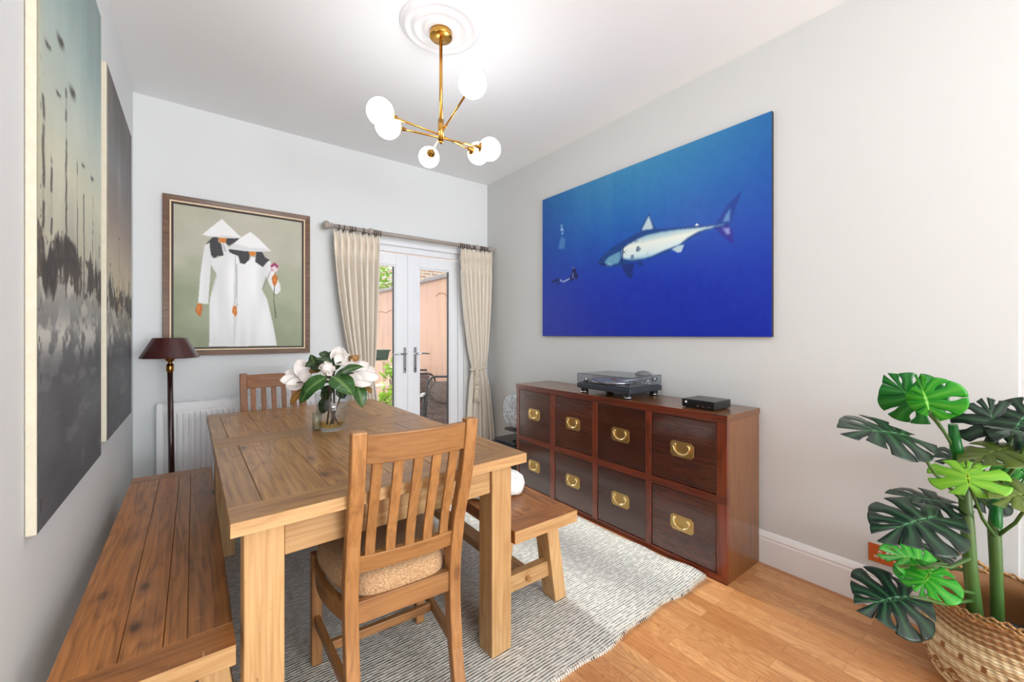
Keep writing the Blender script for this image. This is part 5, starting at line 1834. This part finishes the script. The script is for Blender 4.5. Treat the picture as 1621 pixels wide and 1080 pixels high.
# ================================================================ BASKET WITH MONSTERA
BO = Vector((2.172, 0.065, 0.0))
bk = thing('woven_basket', 'round belly basket woven in tan and natural seagrass with a folded rim, right corner', 'basket', BO)
def basket():
    NA, NZ = 420, 150
    prof = [(0.10, 0.0), (0.16, 0.004), (0.200, 0.035), (0.224, 0.08), (0.233, 0.13), (0.229, 0.18), (0.215, 0.225), (0.201, 0.262), (0.198, 0.285), (0.206, 0.315)]
    hs = [0.0]
    for a, b in zip(prof[:-1], prof[1:]): hs.append(hs[-1] + math.hypot(b[0] - a[0], b[1] - a[1]))
    S = hs[-1]
    mb = MB()
    pts, col = [], []
    tan, brown, nat = lin((232, 204, 156)), lin((160, 108, 60)), lin((248, 228, 190))
    for j in range(NZ + 1):
        s_ = S * j / NZ
        k = max(i for i in range(len(hs)) if hs[i] <= s_ + 1e-9)
        k = min(k, len(prof) - 2)
        f = (s_ - hs[k]) / (hs[k + 1] - hs[k])
        r0 = prof[k][0] + (prof[k + 1][0] - prof[k][0]) * f
        z = prof[k][1] + (prof[k + 1][1] - prof[k][1]) * f
        row = s_ / 0.0085
        ri = int(row)
        rp = math.sin(PI * (row - ri))
        for i in range(NA):
            a = 2 * PI * i / NA
            tw = math.sin(a * 58 + ri * 0.9 + (row - ri) * 3.5)     # twisted strand
            r = r0 + 0.0045 * rp + 0.0018 * tw
            zz = z + (0.012 * math.sin(a * 2 + 0.6) + 0.004 * math.sin(a * 9)) * max(0, (j / NZ - 0.72) / 0.28)
            pts.append((r * math.cos(a), r * math.sin(a), zz))
            zb = s_ / S
            c_ = tan if ri % 2 else nat
            # diamond bands
            band = 0.36 < zb < 0.50 or 0.60 < zb < 0.66 or 0.22 < zb < 0.27
            if band:
                q = (a * 26 / (2 * PI)) % 1
                yb = (zb - 0.43) / 0.07 if 0.36 < zb < 0.5 else (0 if (int(a * 52 / (2 * PI)) % 2) else 2)
                if abs(q - 0.5) * 2 + abs(yb) < 1.15 and abs(q - .5) * 2 + abs(yb) > 0.45: c_ = brown
            if ri % 4 == 0: c_ = tuple(0.45 * x + 0.55 * y for x, y in zip(tan, brown))
            if zb > 0.80: c_ = tuple(0.5 * x + 0.5 * y for x, y in zip(tan, brown)) if ri % 2 else brown
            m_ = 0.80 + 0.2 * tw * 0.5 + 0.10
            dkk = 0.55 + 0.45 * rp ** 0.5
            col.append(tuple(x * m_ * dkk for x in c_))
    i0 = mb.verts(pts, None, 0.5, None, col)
    for j in range(NZ):
        for i in range(NA):
            i2 = (i + 1) % NA
            mb.face((i0 + j * NA + i, i0 + j * NA + i2, i0 + (j + 1) * NA + i2, i0 + (j + 1) * NA + i), True)
    # inside skin
    ins = [(0.202, 0.312), (0.192, 0.285), (0.195, 0.262), (0.208, 0.225), (0.222, 0.18), (0.226, 0.13), (0.217, 0.08), (0.192, 0.035), (0.1, 0.012), (0.001, 0.012)]
    pts, col = [], []
    for k, (r, z) in enumerate(ins):
        for i in range(NA):
            a = 2 * PI * i / NA
            zz = z + ((0.012 * math.sin(a * 2 + 0.6) + 0.004 * math.sin(a * 9)) if k == 0 else 0)
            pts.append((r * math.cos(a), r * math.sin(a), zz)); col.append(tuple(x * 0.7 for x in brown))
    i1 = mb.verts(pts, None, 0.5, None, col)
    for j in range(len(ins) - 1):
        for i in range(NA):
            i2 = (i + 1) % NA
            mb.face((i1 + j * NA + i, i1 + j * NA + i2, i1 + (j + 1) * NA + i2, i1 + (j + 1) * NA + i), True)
    top = i0 + NZ * NA
    for i in range(NA):
        i2 = (i + 1) % NA
        mb.face((top + i, top + i2, i1 + i2, i1 + i), True)
    mb.box(-0.09, 0.09, -0.09, 0.09, 0.0, 0.006)
    return mb
M['basket'] = vcol('seagrass_weave', 0.7)
basket().build('woven_body', M['basket'], bk)
m = MB()
for layer, (rr_, zz_, k_) in enumerate(((0.206, 0.318, 0), (0.210, 0.310, 1.5), (0.204, 0.324, 3.0))):
    pts = []
    for q in range(241):
        a = 2 * PI * q / 240
        pts.append(((rr_ + 0.004 * math.sin(a * 40 + k_)) * math.cos(a), (rr_ + 0.004 * math.sin(a * 40 + k_)) * math.sin(a), zz_ + 0.004 * math.cos(a * 40 + k_) + 0.012 * math.sin(a * 2 + 0.6) + 0.004 * math.sin(a * 9)))
    m.tube(pts, 0.0042, 6)
M['basket_braid'] = fabric('basket_braid', (140, 92, 50), (204, 160, 106), 160)
m.build('braided_rim', M['basket_braid'], bk)
m = MB()
for a0 in (R(42), R(222)):
    pts = []
    for q in range(21):
        u = q / 20
        a = a0 + (u - 0.5) * 0.9
        h = math.sin(PI * u)
        pts.append(((0.208 + 0.02 * h) * math.cos(a), (0.208 + 0.02 * h) * math.sin(a), 0.312 + 0.06 * h))
    m.tube(pts, 0.006, 7)
    m.tube([(p[0] * 1.015, p[1] * 1.015, p[2] + 0.006 * math.sin(k)) for k, p in enumerate(pts)], 0.005, 7)
m.build('carry_handle', M['basket_braid'], bk)

mo = thing('monstera_plant', 'tall split-leaf monstera plant with dark and bright green leaves, standing in the basket', 'plant', BO + Vector((0, 0, 0.013)))
MO = BO + Vector((0, 0, 0.013))
m = MB(); m.lathe([(0.001, 0), (0.11, 0), (0.13, 0.17), (0.135, 0.17), (0.135, 0.18), (0.126, 0.18), (0.12, 0.165), (0.001, 0.165)], 36)
m.build('nursery_pot', M['black_matt'], mo)
m = MB(); m.lathe([(0.001, 0.168), (0.06, 0.172), (0.119, 0.166), (0.119, 0.15), (0.001, 0.15)], 36)
m.build('soil', M['soil'], mo)
def P3(px, py, t_): return at(px, py, t_) - MO
def monstera_leaf(mb, base, tip, width, normal, lobes=6, slit=0.30, holes=True, curl=0.15, seed=0, half=(1, 1)):
    r = random.Random(seed)
    base, tip = Vector(base), Vector(tip)
    L_ = (tip - base).length
    x, y, n = frame(tip - base, normal)
    K, C = 14, 7            # radial / columns per lobe
    for side in (-1, 1):
        if half[0 if side < 0 else 1] == 0: continue
        hf = half[0 if side < 0 else 1]
        kinds = [r.choice(('hole', 'open', 'hole', 'open', 'none', 'hole')) if holes else 'open' for _ in range(lobes + 1)]
        wid = [0.8 + 0.5 * r.random() for _ in range(lobes + 1)]
        def gap(kind, w_, rr_):
            if kind == 'none' or rr_ <= 0.38 or (kind == 'open' and rr_ < 0.5): return 0.0
            u = (rr_ - 0.38) / 0.62
            if kind == 'hole':
                return 0.46 * slit * w_ * 0.8 * max(0.0, math.sin(PI * min(1, u / 0.72))) ** 0.8
            return 0.30 * slit * w_ * min(1, (u - 0.19) * 3)
        for lb in range(lobes):
            t0, t1 = lb / lobes, (lb + 1) / lobes
            slot0 = slit
            loops, gcs, vns = [], [], []
            for k in range(K + 1):
                rr_ = k / K
                # opening between neighbouring lobes as a function of radius
                l, g_, v_ = [], [], []
                for c_ in range(C + 1):
                    s_ = c_ / C
                    ga = gap(kinds[lb], wid[lb], rr_) if lb > 0 else 0
                    gb = gap(kinds[lb + 1], wid[lb + 1], rr_) if lb < lobes - 1 else 0
                    t_ = t0 + (t1 - t0) * (ga + (1 - ga - gb) * s_)
                    phi = R(158) * (1 - t_) ** 1.15 + R(6) * t_
                    env = 0.40 + 0.14 * math.sin(PI * min(1, t_ * 1.15))
                    reach = (env * (width / 2 / (0.5 * L_)) * math.sin(phi) ** 2 + (0.34 + 0.02 * t_) * math.cos(phi) ** 2) * L_ * hf if phi > PI / 2 else \
                            (env * (width / 2 / (0.5 * L_)) * math.sin(phi) ** 2 + 0.36 * math.cos(phi) ** 2) * L_ * (hf if phi > 0.3 else 1)
                    edge = 1 - 0.03 * (2 * s_ - 1) ** 2 * rr_
                    px_ = L_ * 0.64 * t_ ** 0.9
                    w_ = reach * rr_ * edge
                    X = px_ + w_ * math.cos(phi)
                    Y = side * w_ * math.sin(phi)
                    ww = abs(Y)
                    Z = -curl * ww * ww / (width / 2) - 0.14 * max(0, X) ** 2 / L_ + 0.007 * L_ * math.sin(rr_ * PI) * math.cos((s_ - 0.5) * PI)
                    Z += 0.006 * math.sin(lb * 2.3 + side) * rr_ ** 2
                    l.append(base + x * X + y * Y + n * Z)
                    g_.append((X, Y, 0))
                    v_.append(min(1, math.exp(-(w_ / (0.018 * L_ + 1e-4)) ** 2) + 0.55 * math.exp(-((s_ - 0.5) / 0.10) ** 2) * (1 - 0.6 * rr_)))
                loops.append(l); gcs += g_; vns += v_
            mb.strip(loops, False, True, 0.5, False, gcs, vns)
    return base
S1 = [(1543, 968, 1.40), (1536, 900, 1.40), (1532, 840, 1.40), (1527, 780, 1.41), (1532, 735, 1.42)]
S2 = [(1579, 975, 1.42), (1577, 900, 1.42), (1574, 840, 1.42), (1576, 770, 1.43)]
def stem_to(path, rads, name='stem'):
    mb = MB(); mb.tube([P3(*p) for p in path], rads, 12)
    return mb.build(name, M['mon_stem'], mo)
def down(px, py, t_, z):
    p = P3(px, py, t_); p.z = z; return p
mb = MB(); mb.tube([down(*S1[0], 0.16)] + [P3(*p) for p in S1], [0.021, 0.020, 0.018, 0.018, 0.017, 0.012], 12); mb.build('stem', M['mon_stem'], mo)
mb = MB(); mb.tube([down(*S2[0], 0.16)] + [P3(*p) for p in S2], [0.018, 0.017, 0.016, 0.017, 0.010], 12); mb.build('stem', M['mon_stem'], mo)
# (petiole start on stem, base, tip, width, normal(right, up, toward), material, slit, kwargs)
toC2 = (CAM - at(1540, 800, 1.4)).normalized()
ML = [
    ('A', (1534, 735, 1.42), (1463, 648, 1.45), (1402, 593, 1.50), .27, (-.35, .15, .9), 'mon_mid', .34, {}),
    ('B', (1530, 742, 1.42), (1471, 650, 1.40), (1452, 594, 1.40), .30, (-.3, .1, .95), 'mon_bright', .36, {'half': (0.95, 0.5)}),
    ('C', (1522, 790, 1.40), (1437, 690, 1.33), (1336, 668, 1.28), .32, (-.05, .66, .72), 'mon_dark', .34, {}),
    ('D', (1528, 870, 1.40), (1481, 818, 1.26), (1388, 838, 1.20), .31, (-.10, .62, .74), 'mon_dark', .32, {}),
    ('E', (1520, 830, 1.41), (1503, 797, 1.44), (1406, 775, 1.46), .22, (-.1, .88, .40), 'mon_dark', .34, {}),
    ('F', (1575, 850, 1.42), (1534, 770, 1.31), (1528, 728, 1.34), .27, (0, .35, .93), 'mon_lime', .42, {}),
    ('G', (1534, 740, 1.42), (1583, 689, 1.40), (1560, 628, 1.44), .30, (.10, .35, .9), 'mon_dark', .55, {'holes': False}),
    ('H', (1576, 770, 1.43), (1604, 686, 1.36), (1650, 620, 1.38), .26, (-.3, .3, .9), 'mon_dark', .4, {}),
    ('I', (1576, 775, 1.43), (1634, 688, 1.28), (1574, 670, 1.24), .20, (.1, .9, .35), 'mon_dark', .30, {}),
    ('J', (1534, 745, 1.42), (1600, 708, 1.36), (1520, 726, 1.34), .22, (.0, .95, .25), 'mon_olive', .35, {}),
    ('K', (1578, 800, 1.42), (1628, 752, 1.38), (1584, 722, 1.38), .26, (-.3, .2, .9), 'mon_mid', .45, {}),
    ('L', (1577, 850, 1.42), (1642, 782, 1.26), (1572, 786, 1.24), .24, (-.1, .6, .75), 'mon_olive', .30, {}),
    ('N', (1540, 880, 1.40), (1470, 893, 1.30), (1399, 872, 1.28), .22, (-.15, .35, .9), 'mon_bright', .40, {'half': (1, 0.9)}),
    ('O', (1545, 940, 1.40), (1474, 905, 1.25), (1452, 938, 1.22), .22, (-.05, .40, .9), 'mon_bright', .34, {}),
    ('P', (1540, 882, 1.40), (1462, 897, 1.24), (1418, 888, 1.22), .10, (-.1, .75, -.6), 'mon_olive', .3, {}),
    ('Q', (1545, 950, 1.40), (1438, 945, 1.30), (1360, 955, 1.26), .31, (-.05, .45, .88), 'mon_dark', .34, {}),
    ('R', (1536, 905, 1.40), (1470, 876, 1.50), (1514, 878, 1.50), .16, (.1, .7, .6), 'mon_dark', .35, {}),
    ('S', (1530, 800, 1.41), (1540, 726, 1.50), (1482, 722, 1.50), .18, (-.1, .6, .8), 'mon_dark', .30, {}),
    ('T', (1576, 790, 1.43), (1548, 790, 1.50), (1590, 770, 1.50), .22, (.1, .2, .9), 'mon_dark', .30, {}),
]
for k, (_, st, b, tp_, w, nn, mt, sl_, kw) in enumerate(ML):
    mb = MB()
    nrm = rightv * nn[0] + upv * nn[1] + toC2 * nn[2]
    B3, T3, S3 = P3(*b), P3(*tp_), P3(*st)
    monstera_leaf(mb, B3, T3, w * 0.66, nrm, 5, sl_, seed=k + 3, **kw)
    lf = mb.build('leaf', M[mt], mo, solid=0.0012, merge=0.0002)
    mb = MB()
    mid = (B3 + S3) / 2 + Vector((0, 0, -0.02)) if k not in (0, 1) else (B3 + S3) / 2 + Vector((0, 0, 0.005))
    mb.tube([S3, (S3 * 0.6 + mid * 0.4), mid, (mid + B3) / 2 + Vector((0, 0, 0.004)), B3], [0.007, 0.0055, 0.005, 0.0045, 0.004], 8)
    mb.build('petiole', M['mon_stem'], lf)
# rolled new leaves
for pth, rad in ((((1518, 745, 1.41), (1514, 710, 1.41), (1508, 672, 1.41)), (0.012, 0.017, 0.012)), (((1576, 870, 1.42), (1576, 830, 1.42), (1577, 790, 1.42)), (0.008, 0.017, 0.014))):
    mb = MB(); mb.tube([P3(*p) for p in pth], list(rad), 12)
    mb.build('rolled_leaf', M['mon_mid'], mo)
